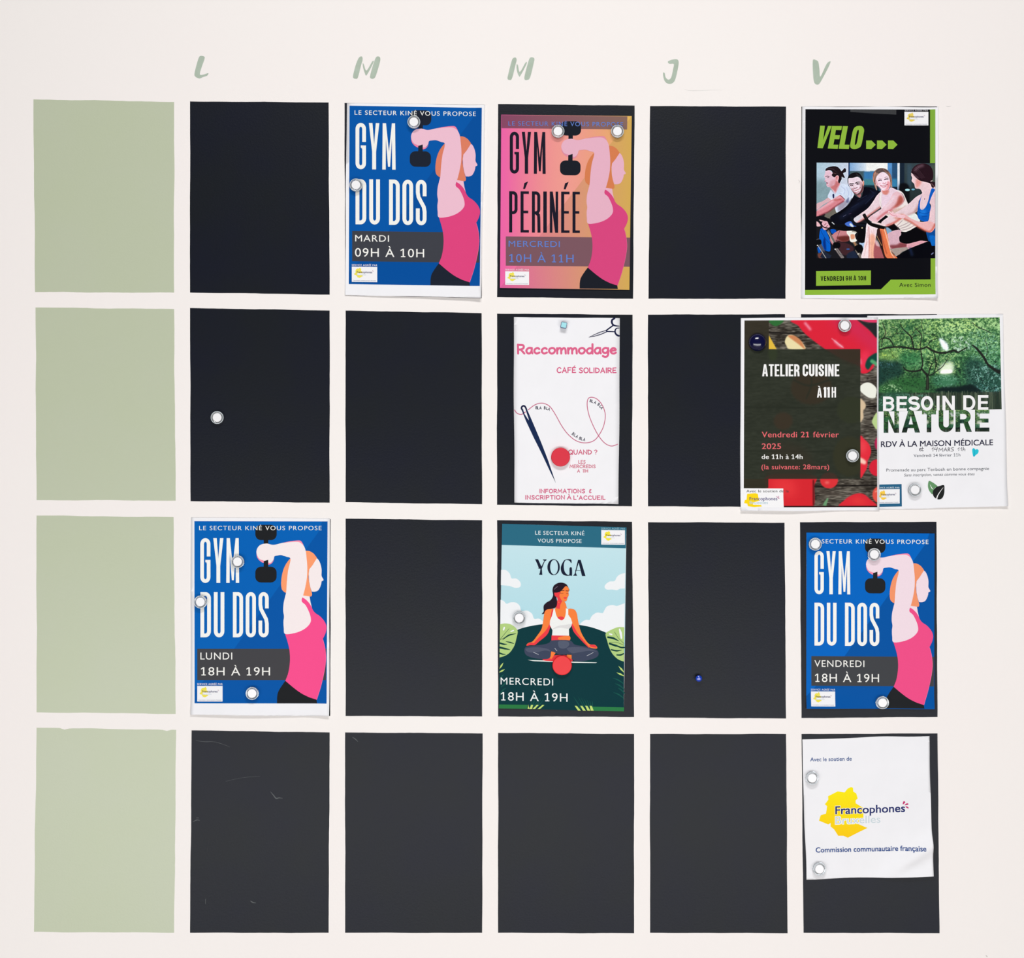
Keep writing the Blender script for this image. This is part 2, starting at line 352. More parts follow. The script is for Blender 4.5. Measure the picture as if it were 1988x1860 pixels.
class Sheet:
    """a sheet of paper on the wall: an Empty with the paper and its printed layers as parts"""
    def __init__(s, name, label, cat, corners, height, group=None, step=14, base=0.0006, wave=0.6, seed=0, mat=None, roll=None):
        s.c = [np.array(p, float) for p in corners]; s.hf = height; s.step = step; s.base = base; s.cache = {}
        cx = sum(p[0] for p in s.c) / 4; cy = sum(p[1] for p in s.c) / 4
        s.cx, s.cy = cx, cy
        s.x0 = min(p[0] for p in s.c); s.x1 = max(p[0] for p in s.c); s.y0 = min(p[1] for p in s.c); s.y1 = max(p[1] for p in s.c)
        s.root = tag(empty(name, (wx(cx), 0, wz(cy))), label, cat, group)
        rnd = random.Random(seed); out = []
        for i in range(4):
            a, b = s.c[i], s.c[(i + 1) % 4]; n = 24; d = b - a; nr = np.array((-d[1], d[0])) / np.linalg.norm(d)
            ph, ph2 = rnd.uniform(0, 6), rnd.uniform(0, 6)
            for k in range(n):
                t = k / n; e = math.sin(math.pi * t)
                out.append(tuple(a + d * t + nr * wave * e * (math.sin(5 * t + ph) + .5 * math.sin(11 * t + ph2))))
        A = Art(layer=-0.05); A.poly(out, (255, 255, 255))
        s.outline = out
        o = s.add('paper', A, mat or PAPER, colour=False)
        m = o.modifiers.new('thickness', 'SOLIDIFY'); m.thickness = 0.00012; m.offset = -1
    def uv(s, x, y): return (x - s.x0) / (s.x1 - s.x0), (y - s.y0) / (s.y1 - s.y0)
    def lat(s, i, j):
        k = (i, j)
        if k not in s.cache:
            u, v = s.uv(i * s.step, j * s.step); s.cache[k] = s.base + s.hf(min(max(u, 0), 1), min(max(v, 0), 1))
        return s.cache[k]
    def h(s, x, y):
        i = math.floor(x / s.step); j = math.floor(y / s.step); a = x / s.step - i; b = y / s.step - j
        return (1 - b) * ((1 - a) * s.lat(i, j) + a * s.lat(i + 1, j)) + b * ((1 - a) * s.lat(i, j + 1) + a * s.lat(i + 1, j + 1))
    def add(s, name, art, mat=None, colour=True, label=None, fine=None):
        cuts = [0] + art.cuts + [len(art.F)]; out = None
        for a, b in zip(cuts[:-1], cuts[1:]):
            if b <= a: continue
            F = art.F[a:b]; used = sorted({i for f in F for i in f}); ix = {i: k for k, i in enumerate(used)}
            sub = Art(); sub.V = [art.V[i] for i in used]; sub.F = [tuple(ix[i] for i in f) for f in F]
            out = s.add1(name, sub, mat, colour, label, fine)
        return out
    def add1(s, name, art, mat=None, colour=True, label=None, fine=None):
        bm = bmesh.new(); vs = [bm.verts.new((v[0], v[1], v[2])) for v in art.V]
        cl = bm.loops.layers.float_color.new('Ink') if colour else None
        for f in art.F:
            try: fc = bm.faces.new([vs[i] for i in f])
            except ValueError: continue
            if colour:
                for lp, i in zip(fc.loops, f): lp[cl] = art.V[i][3]
        st = fine or s.step
        xs = [v[0] for v in art.V]; ys = [v[1] for v in art.V]
        for lo, hi, ax in ((min(xs), max(xs), 0), (min(ys), max(ys), 1)):
            k = math.floor(lo / st) + 1
            while k * st < hi:
                bmesh.ops.bisect_plane(bm, geom=bm.verts[:] + bm.edges[:] + bm.faces[:], plane_co=(k * st, 0, 0) if ax == 0 else (0, k * st, 0), plane_no=(1, 0, 0) if ax == 0 else (0, 1, 0))
                k += 1
        for v in bm.verts:
            x, y, l = v.co
            v.co = ((x - s.cx) * S, -(s.h(x, y) + l * DZ), (s.cy - y) * S)
        bmesh.ops.recalc_face_normals(bm, faces=bm.faces)
        for f in bm.faces:
            if f.normal.y > 0: f.normal_flip()
            f.smooth = True
        me = bpy.data.meshes.new(name); bm.to_mesh(me); bm.free(); me.materials.append(mat or INK)
        o = bpy.data.objects.new(name, me); C.objects.link(o); o.parent = s.root
        if label: o['label'] = label
        return o
    def photo(s, name, img, quad, layer=1, mat=None, label=None):
        """a printed photograph: a fine sheet of ink whose points carry the picture's colours; quad = TL TR BR BL in photo px"""
        H, W = img.shape[:2]
        u = np.linspace(0, 1, W)[None, :]; v = np.linspace(0, 1, H)[:, None]
        q = [np.array(p, float) for p in quad]
        X = (1 - v) * ((1 - u) * q[0][0] + u * q[1][0]) + v * ((1 - u) * q[3][0] + u * q[2][0])
        Y = (1 - v) * ((1 - u) * q[0][1] + u * q[1][1]) + v * ((1 - u) * q[3][1] + u * q[2][1])
        hh = np.vectorize(s.h)(X, Y)
        co = np.stack([(X - s.cx) * S, -(hh + layer * DZ), (s.cy - Y) * S], -1).reshape(-1, 3)
        idx = np.arange(H * W).reshape(H, W)
        F = np.stack([idx[1:, :-1], idx[1:, 1:], idx[:-1, 1:], idx[:-1, :-1]], -1).reshape(-1, 4)
        me = bpy.data.meshes.new(name); me.vertices.add(H * W); me.vertices.foreach_set('co', co.ravel())
        me.loops.add(F.size); me.loops.foreach_set('vertex_index', F.ravel().astype(np.int32))
        me.polygons.add(len(F)); me.polygons.foreach_set('loop_start', np.arange(0, F.size, 4, dtype=np.int32))
        me.update(calc_edges=True); me.polygons.foreach_set('use_smooth', np.ones(len(F), bool))
        ca = me.color_attributes.new('Ink', 'FLOAT_COLOR', 'POINT')
        col = np.concatenate([linA(img).reshape(-1, 3), np.ones((H * W, 1))], 1).astype(np.float32)
        ca.data.foreach_set('color', col.ravel()); me.materials.append(mat or INK)
        o = bpy.data.objects.new(name, me); C.objects.link(o); o.parent = s.root
        if label: o['label'] = label
        return o

# ------------------------------------------------------------------ painter for the printed photographs
_rs = np.random.RandomState(7)
def resize(a, H, W):
    h, w_ = a.shape; y = np.linspace(0, h - 1, H); x = np.linspace(0, w_ - 1, W)
    y0 = np.clip(y.astype(int), 0, h - 2); x0 = np.clip(x.astype(int), 0, w_ - 2); fy = (y - y0)[:, None]; fx = (x - x0)[None, :]
    fy = fy * fy * (3 - 2 * fy); fx = fx * fx * (3 - 2 * fx)
    A = a[np.ix_(y0, x0)]; B = a[np.ix_(y0, x0 + 1)]; Cc = a[np.ix_(y0 + 1, x0)]; Dd = a[np.ix_(y0 + 1, x0 + 1)]
    return A * (1 - fy) * (1 - fx) + B * (1 - fy) * fx + Cc * fy * (1 - fx) + Dd * fy * fx
def vnoise(H, W, cy, cx, oct=3, gain=.55):
    out = np.zeros((H, W)); amp = 1; tot = 0
    for _ in range(oct):
        out += amp * resize(_rs.rand(max(2, int(H / cy) + 2), max(2, int(W / cx) + 2)), H, W); tot += amp; amp *= gain; cy = max(cy / 2, 1); cx = max(cx / 2, 1)
    return out / tot
def blur(a, r):
    if r < .3: return a
    n = int(r * 2.5) + 1; k = np.exp(-np.arange(-n, n + 1) ** 2 / (2 * r * r)); k /= k.sum()
    for ax in (0, 1):
        p = [(0, 0)] * a.ndim; p[ax] = (n, n); b = np.pad(a, p, mode='edge'); o = np.zeros_like(a)
        for i, kk in enumerate(k):
            sl = [slice(None)] * a.ndim; sl[ax] = slice(i, i + a.shape[ax]); o += kk * b[tuple(sl)]
        a = o
    return a
class Canvas:
    def __init__(s, x0, y0, x1, y1, k, res, col):
        s.x0, s.y0, s.f = x0, y0, res / k; s.W = int((x1 - x0) * s.f); s.H = int((y1 - y0) * s.f)
        s.a = np.zeros((s.H, s.W, 3)); s.a[:] = col
    def mask(s, pts, bl=0):
        P = (np.array(pts, float) - (s.x0, s.y0)) * s.f; pad = int(bl * s.f * 3) + 2
        xa = max(int(P[:, 0].min()) - pad, 0); xb = min(int(P[:, 0].max()) + pad + 1, s.W)
        ya = max(int(P[:, 1].min()) - pad, 0); yb = min(int(P[:, 1].max()) + pad + 1, s.H)
        if xb <= xa or yb <= ya: return None
        ss = 3; X = xa + (np.arange((xb - xa) * ss) + .5) / ss; Y = ya + (np.arange((yb - ya) * ss) + .5) / ss
        ins = np.zeros((len(Y), len(X)), bool)
        for i in range(len(P)):
            (ax, ay), (bx, by) = P[i - 1], P[i]
            if ay == by: continue
            r = (Y >= min(ay, by)) & (Y < max(ay, by))
            if not r.any(): continue
            xc = ax + (Y[r] - ay) / (by - ay) * (bx - ax)
            ins[r] ^= X[None, :] < xc[:, None]
        m = ins.reshape(yb - ya, ss, xb - xa, ss).mean((1, 3))
        if bl: m = blur(m, bl * s.f)
        return (slice(ya, yb), slice(xa, xb)), m
    def put(s, pts, col, bl=0, al=1, sm=True, g=None):
        """g = (colour2, (xa,ya), (xb,yb)) : gradient"""
        r = s.mask(smooth(pts) if sm and len(pts) > 2 else pts, bl)
        if r is None: return
        sl, m = r; m = (m * al)[..., None]; c = np.array(col, float)
        if g:
            c2, A, B = g; yy, xx = np.mgrid[sl[0], sl[1]]; X = xx / s.f + s.x0; Y = yy / s.f + s.y0
            dx, dy = B[0] - A[0], B[1] - A[1]; t = np.clip(((X - A[0]) * dx + (Y - A[1]) * dy) / (dx * dx + dy * dy), 0, 1)[..., None]
            c = c * (1 - t) + np.array(c2, float) * t
        s.a[sl] = s.a[sl] * (1 - m) + c * m
    def line(s, pts, wd, col, bl=0, al=1, curved=True):
        if curved and len(pts) > 2: pts = smooth(pts, False)
        P = [np.array(p, float) for p in pts]; L = []; R = []
        ws = [wd] * len(P) if not isinstance(wd, (list, tuple)) else np.interp(np.linspace(0, 1, len(P)), np.linspace(0, 1, len(wd)), wd)
        for i in range(len(P)):
            d = P[min(i + 1, len(P) - 1)] - P[max(i - 1, 0)]; d = d / (np.linalg.norm(d) + 1e-9); n = np.array((-d[1], d[0])) * ws[i] / 2
            L.append(tuple(P[i] + n)); R.append(tuple(P[i] - n))
        s.put(L + R[::-1], col, bl, al, False)

# ------------------------------------------------------------------ the wall and what is painted on it
def slab(name, pts, t, mat, parent, y0=0.0):
    """flat-faced thin slab from an outline in photo px"""
    n = len(pts); V = [(wx(p[0]), -y0, wz(p[1])) for p in pts] + [(wx(p[0]), -(y0 + t), wz(p[1])) for p in pts]
    tr = tessellate_polygon([[Vector((p[0], p[1], 0)) for p in pts]])
    F = [tuple(n + i for i in f) for f in tr] + [(i, (i + 1) % n, n + (i + 1) % n, n + i) for i in range(n)]
    o = mesh_obj(name, V, F, mat, parent)
    bm = bmesh.new(); bm.from_mesh(o.data); bmesh.ops.recalc_face_normals(bm, faces=bm.faces)
    if sum(f.normal.y for f in bm.faces if abs(f.normal.y) > .9) > 0: bmesh.ops.reverse_faces(bm, faces=bm.faces)
    bm.to_mesh(o.data); bm.free()
    return o

wall = mesh_obj('wall_back', [(-3.5, 0, 0), (3.5, 0, 0), (3.5, 0, 2.9), (-3.5, 0, 2.9), (-3.5, .15, 0), (3.5, .15, 0), (3.5, .15, 2.9), (-3.5, .15, 2.9)],
                [(0, 1, 2, 3), (5, 4, 7, 6), (4, 0, 3, 7), (1, 5, 6, 2), (3, 2, 6, 7), (4, 5, 1, 0)], M_WALL)
tag(wall, kind='structure')

floor = mesh_obj('floor', [(-3.5, -5.5, -.05), (3.5, -5.5, -.05), (3.5, .15, -.05), (-3.5, .15, -.05), (-3.5, -5.5, 0), (3.5, -5.5, 0), (3.5, .15, 0), (-3.5, .15, 0)],
                 [(3, 2, 1, 0), (4, 5, 6, 7), (0, 1, 5, 4), (1, 2, 6, 5), (2, 3, 7, 6), (3, 0, 4, 7)], paint('floor_vinyl', (158, 150, 142), .5, .4, .1, 3))
tag(floor, kind='structure')

cells = [  # TL TR BR BL
 [((65,193),(338,198),(338,568),(68,567)), ((69,597),(338,600),(341,972),(71,971)), ((71,1001),(337,1004),(341,1386),(71,1383)), ((71,1413),(342,1417),(338,1811),(66,1809))],
 [((369,197),(638,199),(640,572),(369,568)), ((369,598),(640,603),(640,976),(370,973)), ((371,1005),(642,1008),(641,1390),(372,1387)), ((372,1418),(640,1422),(638,1811),(369,1811))],
 [((669,200),(937,204),(935,579),(670,573)), ((671,603),(935,608),(936,979),(671,975)), ((671,1007),(936,1010),(936,1391),(671,1390)), ((670,1422),(937,1424),(936,1811),(670,1811))],
 [((967,202),(1232,205),(1229,580),(965,577)), ((965,609),(1228,611),(1227,983),(965,980)), ((965,1010),(1227,1013),(1231,1392),(967,1391)), ((967,1423),(1231,1425),(1231,1812),(967,1811))],
 [((1262,206),(1526,207),(1525,580),(1259,580)), ((1258,611),(1524,610),(1524,984),(1258,983)), ((1258,1014),(1523,1015),(1526,1395),(1261,1393)), ((1262,1425),(1526,1425),(1529,1812),(1262,1811))],
 [((1556,207),(1819,207),(1819,579),(1555,579)), ((1555,610),(1819,610),(1819,983),(1555,983)), ((1553,1014),(1818,1013),(1820,1392),(1556,1394)), ((1556,1425),(1820,1424),(1824,1812),(1560,1811))],
]
what = [
 ['topmost of the four sage green painted rectangles', 'second sage green painted rectangle from the top', 'third sage green painted rectangle from the top', 'bottom sage green painted rectangle with chipped upper edge'],
 ['empty black painted rectangle under the letter L', 'black painted rectangle holding only one clear magnet', 'black painted rectangle hidden behind the Monday gym poster', 'scuffed black painted rectangle at the foot of the L column'],
 ['black painted rectangle behind the Tuesday gym poster', 'empty black painted rectangle below the Tuesday gym poster', 'empty black painted rectangle between the Monday gym and yoga posters', 'black painted rectangle at the foot of the second column, short scuff in its corner'],
 ['black painted rectangle framing the pink and gold gym poster', 'black painted rectangle framing the white sewing poster', 'black painted rectangle framing the yoga poster', 'empty black painted rectangle below the yoga poster'],
 ['empty black painted rectangle under the letter J', 'black painted rectangle partly covered by the cooking poster', 'black painted rectangle holding only the tiny blue pin', 'empty black painted rectangle at the foot of the J column'],
 ['black painted rectangle behind the cycling poster', 'black painted rectangle hidden behind the cooking and nature posters', 'black painted rectangle framing the Friday gym poster', 'black painted rectangle behind the white logo sheet'],
]
rnd = random.Random(3)
panels = {}
for ci, col in enumerate(cells):
    for ri, q in enumerate(col):
        pts = []
        for i in range(4):
            a, b = np.array(q[i], float), np.array(q[(i + 1) % 4], float); d = b - a; nr = np.array((-d[1], d[0])) / np.linalg.norm(d)
            n = 30; p1, p2 = rnd.uniform(0, 6), rnd.uniform(0, 6)
            for k in range(n):
                t = k / n; e = math.sin(math.pi * t) ** .5
                off = e * (.35 * math.sin(7 * t + p1) + .25 * math.sin(17 * t + p2) + rnd.uniform(-.18, .18)) * (1.3 if ci == 0 else .8)
                pts.append(tuple(a + d * t + nr * off))
        if ci == 0 and ri == 3:      # two chips in the upper edge
            pts = [(x, y + 3.5 * max(0, 1 - abs(x - 127) / 9) + 3.0 * max(0, 1 - abs(x - 322) / 8) if y < 1425 else y) for x, y in pts]
        o = slab('painted_rectangle', pts, 0.00018 if ci else 0.00012, M_GREEN if ci == 0 else M_BLACK, wall)
        o['label'] = what[ci][ri]; panels[(ci, ri)] = o

def mark(parent, lines, name='scuff_mark', mat=None, y0=0.00019):
    V, F = [], []
    for pts, wd in lines:
        for p in stroke(smooth(pts, False, 4), wd):
            b = len(V); V += [(wx(x), -y0, wz(y)) for x, y in p]; F.append((b, b + 1, b + 2, b + 3))
    return mesh_obj(name, V, F, mat or M_SCUFF, parent)
P0 = panels[(1, 3)]
mark(P0, [([(525,1537),(531,1544),(536,1550),(542,1549),(549,1550)], [.4, 1.7, 2.2, 1.4, .4])])
mark(P0, [([(380,1438),(398,1440),(414,1440),(430,1444),(446,1450)], [.3, .9, .5, .6, .3])])
mark(P0, [([(374,1596),(382,1592),(388,1593)], [.4, 1.6, .4]), ([(381,1588),(386,1588)], .9)])
mark(P0, [([(438,1517),(470,1510),(505,1507)], .35)])
mark(P0, [([(408,1626),(404,1640),(403,1652),(407,1664)], [.4, .9, .7, .3])], 'dark_crack', plastic('dark_crack_paint', (28, 28, 34), .7))
mark(P0, [([(486,1749),(491,1752),(497,1753)], [.8, 2.4, .5])])
mark(P0, [([(399,1745),(399,1755)], .7)])
mark(panels[(2, 3)], [([(684,1431),(690,1435),(695,1440)], [.4, 1.6, .6])])
mark(wall, [([(1836,206),(1841,207),(1847,206)], [.2, .8, .2])], 'wall_scratch', paint('pencil_grey', (186, 182, 180), .7, .2), 0.00005)
mark(wall, [([(1550,349),(1552,352),(1551,356)], [.3, .8, .3])], 'wall_scratch', bpy.data.materials['pencil_grey'], 0.00005)
mark(wall, [([(1328,174),(1345,176),(1380,175),(1402,175)], [.3, 1.6, .8, .3])], 'wall_smudge', paint('smudge_grey', (232, 229, 226), .7, .2), 0.00005)
mark(wall, [([(1914,1855),(1917,1858)], 1.2)], 'wall_scratch', bpy.data.materials['pencil_grey'], 0.00005)

def letter(shapes, ox, label):
    V, F = [], []
    for pts in shapes:
        q = [(ox + x / 2.209, 80 + y / 2.209) for x, y in smooth(pts, True, 4)]
        b = len(V); V += [(wx(x), -0.0001, wz(y)) for x, y in q]
        F += [tuple(b + i for i in f) for f in tessellate_polygon([[Vector((p[0], p[1], 0)) for p in q]])]
    o = mesh_obj('painted_letter', V, F, M_LETTER, wall); o['label'] = label
letter([[(853,70),(862,63),(877,67),(876,80),(866,108),(857,141),(870,144),(893,137),(888,148),(870,154),(855,160),(838,152),(834,140),(842,105)]], 0, 'sage green brush-painted letter L')
letter([[(1540,70),(1552,66),(1555,80),(1548,105),(1535,155),(1525,161),(1514,155),(1518,130),(1528,95)], [(1556,95),(1561,101),(1572,126),(1597,86),(1601,93),(1573,145),(1565,138),(1557,112)], [(1612,70),(1625,66),(1631,74),(1628,95),(1611,150),(1600,161),(1588,158),(1588,145),(1599,105)]], 0, 'sage green brush-painted letter M above the Tuesday gym poster')
letter([[(100,75),(112,70),(117,80),(112,102),(97,160),(85,166),(78,160),(82,138),(92,98)], [(117,100),(123,104),(131,132),(155,92),(160,97),(135,145),(127,150),(118,125)], [(172,75),(183,69),(193,75),(190,95),(175,155),(163,166),(152,165),(151,150),(161,110)]], 950, 'sage green brush-painted letter M above the pink and gold gym poster')
letter([[(766,87),(785,79),(805,78),(812,90),(808,120),(797,165),(785,180),(770,183),(755,175),(747,157),(745,136),(752,137),(756,155),(768,165),(780,155),(788,120),(791,98),(772,97)]], 950, 'sage green brush-painted letter J')
letter([[(1387,84),(1400,81),(1411,90),(1416,125),(1420,152),(1445,100),(1459,87),(1463,90),(1450,120),(1422,172),(1410,186),(1395,180),(1389,150)]], 950, 'sage green brush-painted letter V')

# ------------------------------------------------------------------ shared poster pieces
BLUE_T = (38, 58, 120)
def fr_map(A, x, y, w_, h_, yel, layer=0):
    """the small map-shaped blob of the sponsor's mark"""
    P = [(495,565),(512,572),(515,605),(540,620),(553,665),(535,680),(535,705),(600,740),(600,800),(370,800),(365,880),(560,885),(637,918),(560,955),(468,1002),(430,985),(385,985),(350,930),(320,905),(320,875),(300,888),(220,855),(235,808),(280,795),(290,730),(270,715),(300,675),(298,645),(380,603),(440,612),(465,580)]
    A.poly([(x + (p[0] - 220) / 417 * w_, y + (p[1] - 565) / 437 * h_) for p in P], yel, layer)
def mini_logo(A, x0, y0, x1, y1, kk=0.0, head=(235, 235, 240), yel=(240, 226, 88), yh=None, layer=0, head_x=None):
    """white sponsor box with heading above it"""
    w_, h_ = x1 - x0, y1 - y0; A.auto = False
    A.poly([(x0, y0), (x1, y0 + kk * w_), (x1, y1 + kk * w_), (x0, y1)], (243, 243, 246), layer)
    if head: A.text('SERVICE AGRÉÉ PAR', *(head_x or (x0, x1)), y0 - .05 * h_, .12 * h_ if not yh else yh, head, 0.012, 1.15, 0, kk, layer)
    fr_map(A, x0 + .09 * w_, y0 + .06 * h_, .36 * w_, .68 * h_, yel, layer + 1)
    A.text('Francophones', x0 + .2 * w_, x0 + .8 * w_, y0 + .42 * h_, .13 * h_, (48, 50, 100), 0.015, 1, 0, kk, layer + 2)
    A.text('Bruxelles', x0 + .21 * w_, x0 + .56 * w_, y0 + .57 * h_, .1 * h_, (206, 216, 222), 0.0, 1, 0, kk, layer + 2)
    A.many([stroke([(x0 + .815 * w_, y0 + .3 * h_), (x0 + .83 * w_, y0 + .24 * h_)], .012 * w_)[0], stroke([(x0 + .835 * w_, y0 + .32 * h_), (x0 + .86 * w_, y0 + .3 * h_)], .012 * w_)[0]], (150, 60, 110), layer + 2)
    A.text('Commission communautaire française', x0 + .05 * w_, x0 + .95 * w_, y0 + .93 * h_, .05 * h_, (70, 78, 120), 0.0, 1, 0, kk, layer + 2)

def gym_figure(sheet, quad, cs, band):
    """the lifting woman; coordinates of the Monday poster's view mapped into quad (photo px TL TR BR BL)"""
    q = [np.array(p, float) for p in quad]
    def warp(p):
        u = (p[0] - 81) / 1200.0; v = (p[1] - 55) / 1644.0
        r = (1 - v) * ((1 - u) * q[0] + u * q[1]) + v * ((1 - u) * q[3] + u * q[2]); return (r[0], r[1])
    A = Art(warp=warp, layer=4)
    hair, skin, pink, red, black, edge = cs
    A.sm([(955,392),(920,425),(890,480),(872,545),(865,610),(868,655),(880,682),(915,697),(930,600),(960,470)], hair)
    A.poly([(1088,322)] + smooth([(1088,322),(1120,325),(1155,345),(1180,375),(1190,392)], False) + [(1165,430),(1130,475),(1116,500),(1112,560),(1120,620),(1135,680)] + smooth([(1135,680),(1144,712),(1138,732),(1120,735)], False) + [(1060,730),(1070,600),(1080,450)], hair)
    A.poly(smooth([(1187,390),(1205,408),(1221,445),(1230,490),(1229,540)], False) + [(1231,553)] + smooth([(1238,566),(1247,582),(1243,592),(1230,599),(1227,620),(1216,652),(1198,680),(1170,691),(1141,690)], False) + [(1128,650),(1118,600),(1114,530),(1119,490),(1150,450)], skin, 1)
    A.poly([(1060,726),(1122,734),(1130,785),(1145,845),(1100,790),(1055,748)], skin, 1)
    A.poly([(903,1495),(980,1560),(1050,1610),(1120,1645),(1184,1665),(1190,1699),(828,1699)] + smooth([(828,1650),(835,1605),(855,1565),(885,1520)], False), black, 1)
    tank = smooth([(1057,743),(1085,760),(1115,790),(1138,825),(1152,858),(1175,885),(1215,912),(1250,950),(1269,985),(1275,1020),(1266,1065),(1250,1100),(1240,1118)], False) + smooth([(1252,1155),(1264,1215),(1270,1290),(1262,1370),(1245,1460),(1220,1560),(1186,1666)], False) + smooth([(1120,1645),(1050,1610),(980,1560),(903,1495)], False) + smooth([(925,1440),(938,1380),(945,1300),(940,1220),(925,1150),(900,1070)], False) + [(1000,1020),(1080,900),(1048,775)]
    A.poly(tank, pink, 2)
    A.many([x for x in stroke(smooth([(1240,1118),(1252,1155),(1264,1215),(1270,1290),(1262,1370),(1245,1460),(1220,1560),(1186,1666)], False), 3)], edge, 3)
    arm = [(730,257),(745,258),(785,268),(820,265),(880,250),(950,240),(1020,235),(1045,246),(1066,272),(1085,315),(1095,390),(1101,470),(1098,560),(1085,640),(1068,710),(1050,775),(1085,812),(1115,870),(1131,920),(1131,965),(1100,1008),(1050,1042),(980,1066),(900,1072),(889,1020),(886,960),(891,915),(884,865),(887,800),(900,740),(911,690),(917,600),(928,500),(950,396),(912,376),(870,362),(835,364),(806,371),(797,400),(778,425),(755,430),(706,410),(672,398),(652,370),(642,335),(650,300),(672,273),(700,261)]
    A.sm(arm, skin, 3, 5)
    A.sm([(643,345),(652,372),(672,400),(712,412),(708,430),(690,425),(665,405),(648,378)], red, 2)
    A.sm([(808,372),(799,402),(779,427),(750,428),(750,447),(778,437),(797,410)], red, 2)
    A.sm([(880,251),(950,236),(1020,229),(1046,236),(1066,270),(1040,250),(1010,241),(950,243)], red, 4)
    A.poly(rrect(632, 88, 825, 226, 52), black, 1); A.poly(rrect(632, 466, 824, 608, 52), black, 4)
    A.poly(rect(708, 220, 749, 262), black, 1); A.poly([(708,416),(749,403),(749,475),(708,475)], black, 4)
    sheet.add('printed_figure', A, label='printed woman in pink top lifting a dumbbell behind her head')
    B = Art(warp=warp, layer=2)
    return B

def gym(name, label, group, paper, quad, fquad, view, height, bg, bgd, cs, tcol, day, hours, boxes, band, bandcol, logo, seed, top, base=0.0006, tilt=0.0, grad=None, tcol2=None, wave=.5):
    sh = Sheet(name, label, 'poster', paper, height, group, seed=seed, base=base, wave=wave)
    q = [np.array(p, float) for p in quad]
    def uvm(p):
        u, v = p; r = (1 - v) * ((1 - u) * q[0] + u * q[1]) + v * ((1 - u) * q[3] + u * q[2]); return (r[0], r[1])
    A = Art(warp=uvm, layer=1)
    if grad:
        N = 24
        for i in range(N):
            for j in range(8):
                A.poly([(i / N, j / 8), ((i + 1) / N, j / 8), ((i + 1) / N, (j + 1) / 8), (i / N, (j + 1) / 8)], grad)
        A.poly([(.3, .7), (1, 0), (1, 1), (.0, 1)], lambda p: tuple(c * .93 for c in grad(p)), 1)
    else:
        A.poly(rect(0, 0, 1, 1), bg)
        A.poly([(0.96, 0.0), (1, 0), (1, 1), (0, 1), (0, .93), (.3, .70), (.93, 0.06)], bgd, 1)
    sh.add('printed_background', A)
    gym_figure(sh, fquad, cs, None)
    ox, oy, k = view
    A = Art(ox, oy, k, layer=3)
    x0, y0, x1, y1 = band
    A.poly([(x0, y0), (x1, y0 + tilt * (x1 - x0)), (x1 - 3, y1 + tilt * (x1 - x0)), (x0, y1)], bandcol)
    sh.add('printed_banner', A, label='printed translucent grey banner')
    A = Art(ox, oy, k, layer=9)
    for (t, a, b, c, d, stem, gap) in boxes: A.block(t, a, b, c, d, stem, tcol, gap, tilt)
    sh.add('printed_title', A, label='printed tall condensed title lettering')
    A = Art(ox, oy, k, layer=9); tc = tcol2 or (244, 244, 240)
    A.text('LE SECTEUR KINÉ VOUS PROPOSE', top[0], top[1], top[2], top[3], tc, 0.004, 1.18, 0, tilt)
    A.text(day[0], day[1], day[2], day[3], day[4], tc, 0.002, 1.12, 0, tilt)
    A.text(hours[0], hours[1], hours[2], hours[3], hours[4], tc, 0.0, 1.12, 0, tilt)
    sh.add('printed_text', A)
    A = Art(ox, oy, k, layer=9); mini_logo(A, *logo, kk=tilt)
    sh.add('printed_logo', A)
    return sh

def px(v, pts): return [(v[0] + p[0] / v[2], v[1] + p[1] / v[2]) for p in pts]
VL = (360, 1000, 4.65); VM = (660, 190, 4.537); VP = (950, 190, 4.537); VF = (1540, 1000, 4.65)
flat = lambda u, v: 0.0004 + 0.0006 * math.sin(3 * u + 1) ** 2

# Monday poster
gym('gym_poster', 'blue gym poster for Monday reading LUNDI 18H', 'gym posters', px(VL, [(52,22),(1306,30),(1300,1812),(48,1800)]),
    px(VL, [(82,55),(1284,57),(1276,1700),(84,1698)]), px(VL, [(81,55),(1281,55),(1281,1699),(81,1699)]), VL,
    lambda u, v: 0.0004 + 0.0045 * max(0, v - .93) / .07 * (0.35 + .65 * abs(math.sin(3.4 * u + .4))) + 0.0018 * max(0, u - .9) / .1 * v, (0, 98, 184), (0, 86, 168),
    ((253,158,110), (247,236,237), (248,80,144), (252,146,176), (30,32,35), (252,130,175)), (246,246,243),
    ('LUNDI', 137, 424, 1303, 62), ('18H À 19H', 142, 765, 1447, 74),
    [('GYM', 136, 487, 208, 612, .36, .28), ('DU', 137, 353, 695, 1103, .36, .28), ('DOS', 430, 753, 695, 1103, .36, .26)],
    (108, 1207, 1273, 1489), (68, 68, 72), (108, 1541, 337, 1682), 11, (126, 1230, 136, 38))
# Tuesday poster
gym('gym_poster', 'blue gym poster for Tuesday reading MARDI 09H', 'gym posters', px(VM, [(62,48),(1275,66),(1243,1766),(44,1738)]),
    px(VM, [(85,70),(1250,90),(1232,1660),(78,1641)]), px(VM, [(84,70),(1248,88),(1234,1659),(78,1641)]), VM,
    lambda u, v: 0.0004 + 0.006 * (max(0, v - .9) / .1) ** 1.5 * (0.15 + .85 * u) + 0.002 * max(0, u - .9) / .1, (0, 86, 168), (0, 78, 156),
    ((219,126,98), (236,190,208), (221,68,126), (240,130,165), (27,34,48), (236,120,165)), (243,243,238),
    ('MARDI', 135, 432, 1265, 56), ('09H À 10H', 133, 742, 1399, 74),
    [('GYM', 138, 491, 222, 630, .36, .28), ('DU', 138, 353, 717, 1115, .36, .28), ('DOS', 433, 763, 721, 1120, .36, .26)],
    (108, 1174, 1230, 1440), (62, 64, 72), (105, 1488, 329, 1622), 12, (130, 1197, 150, 38), tilt=.012)
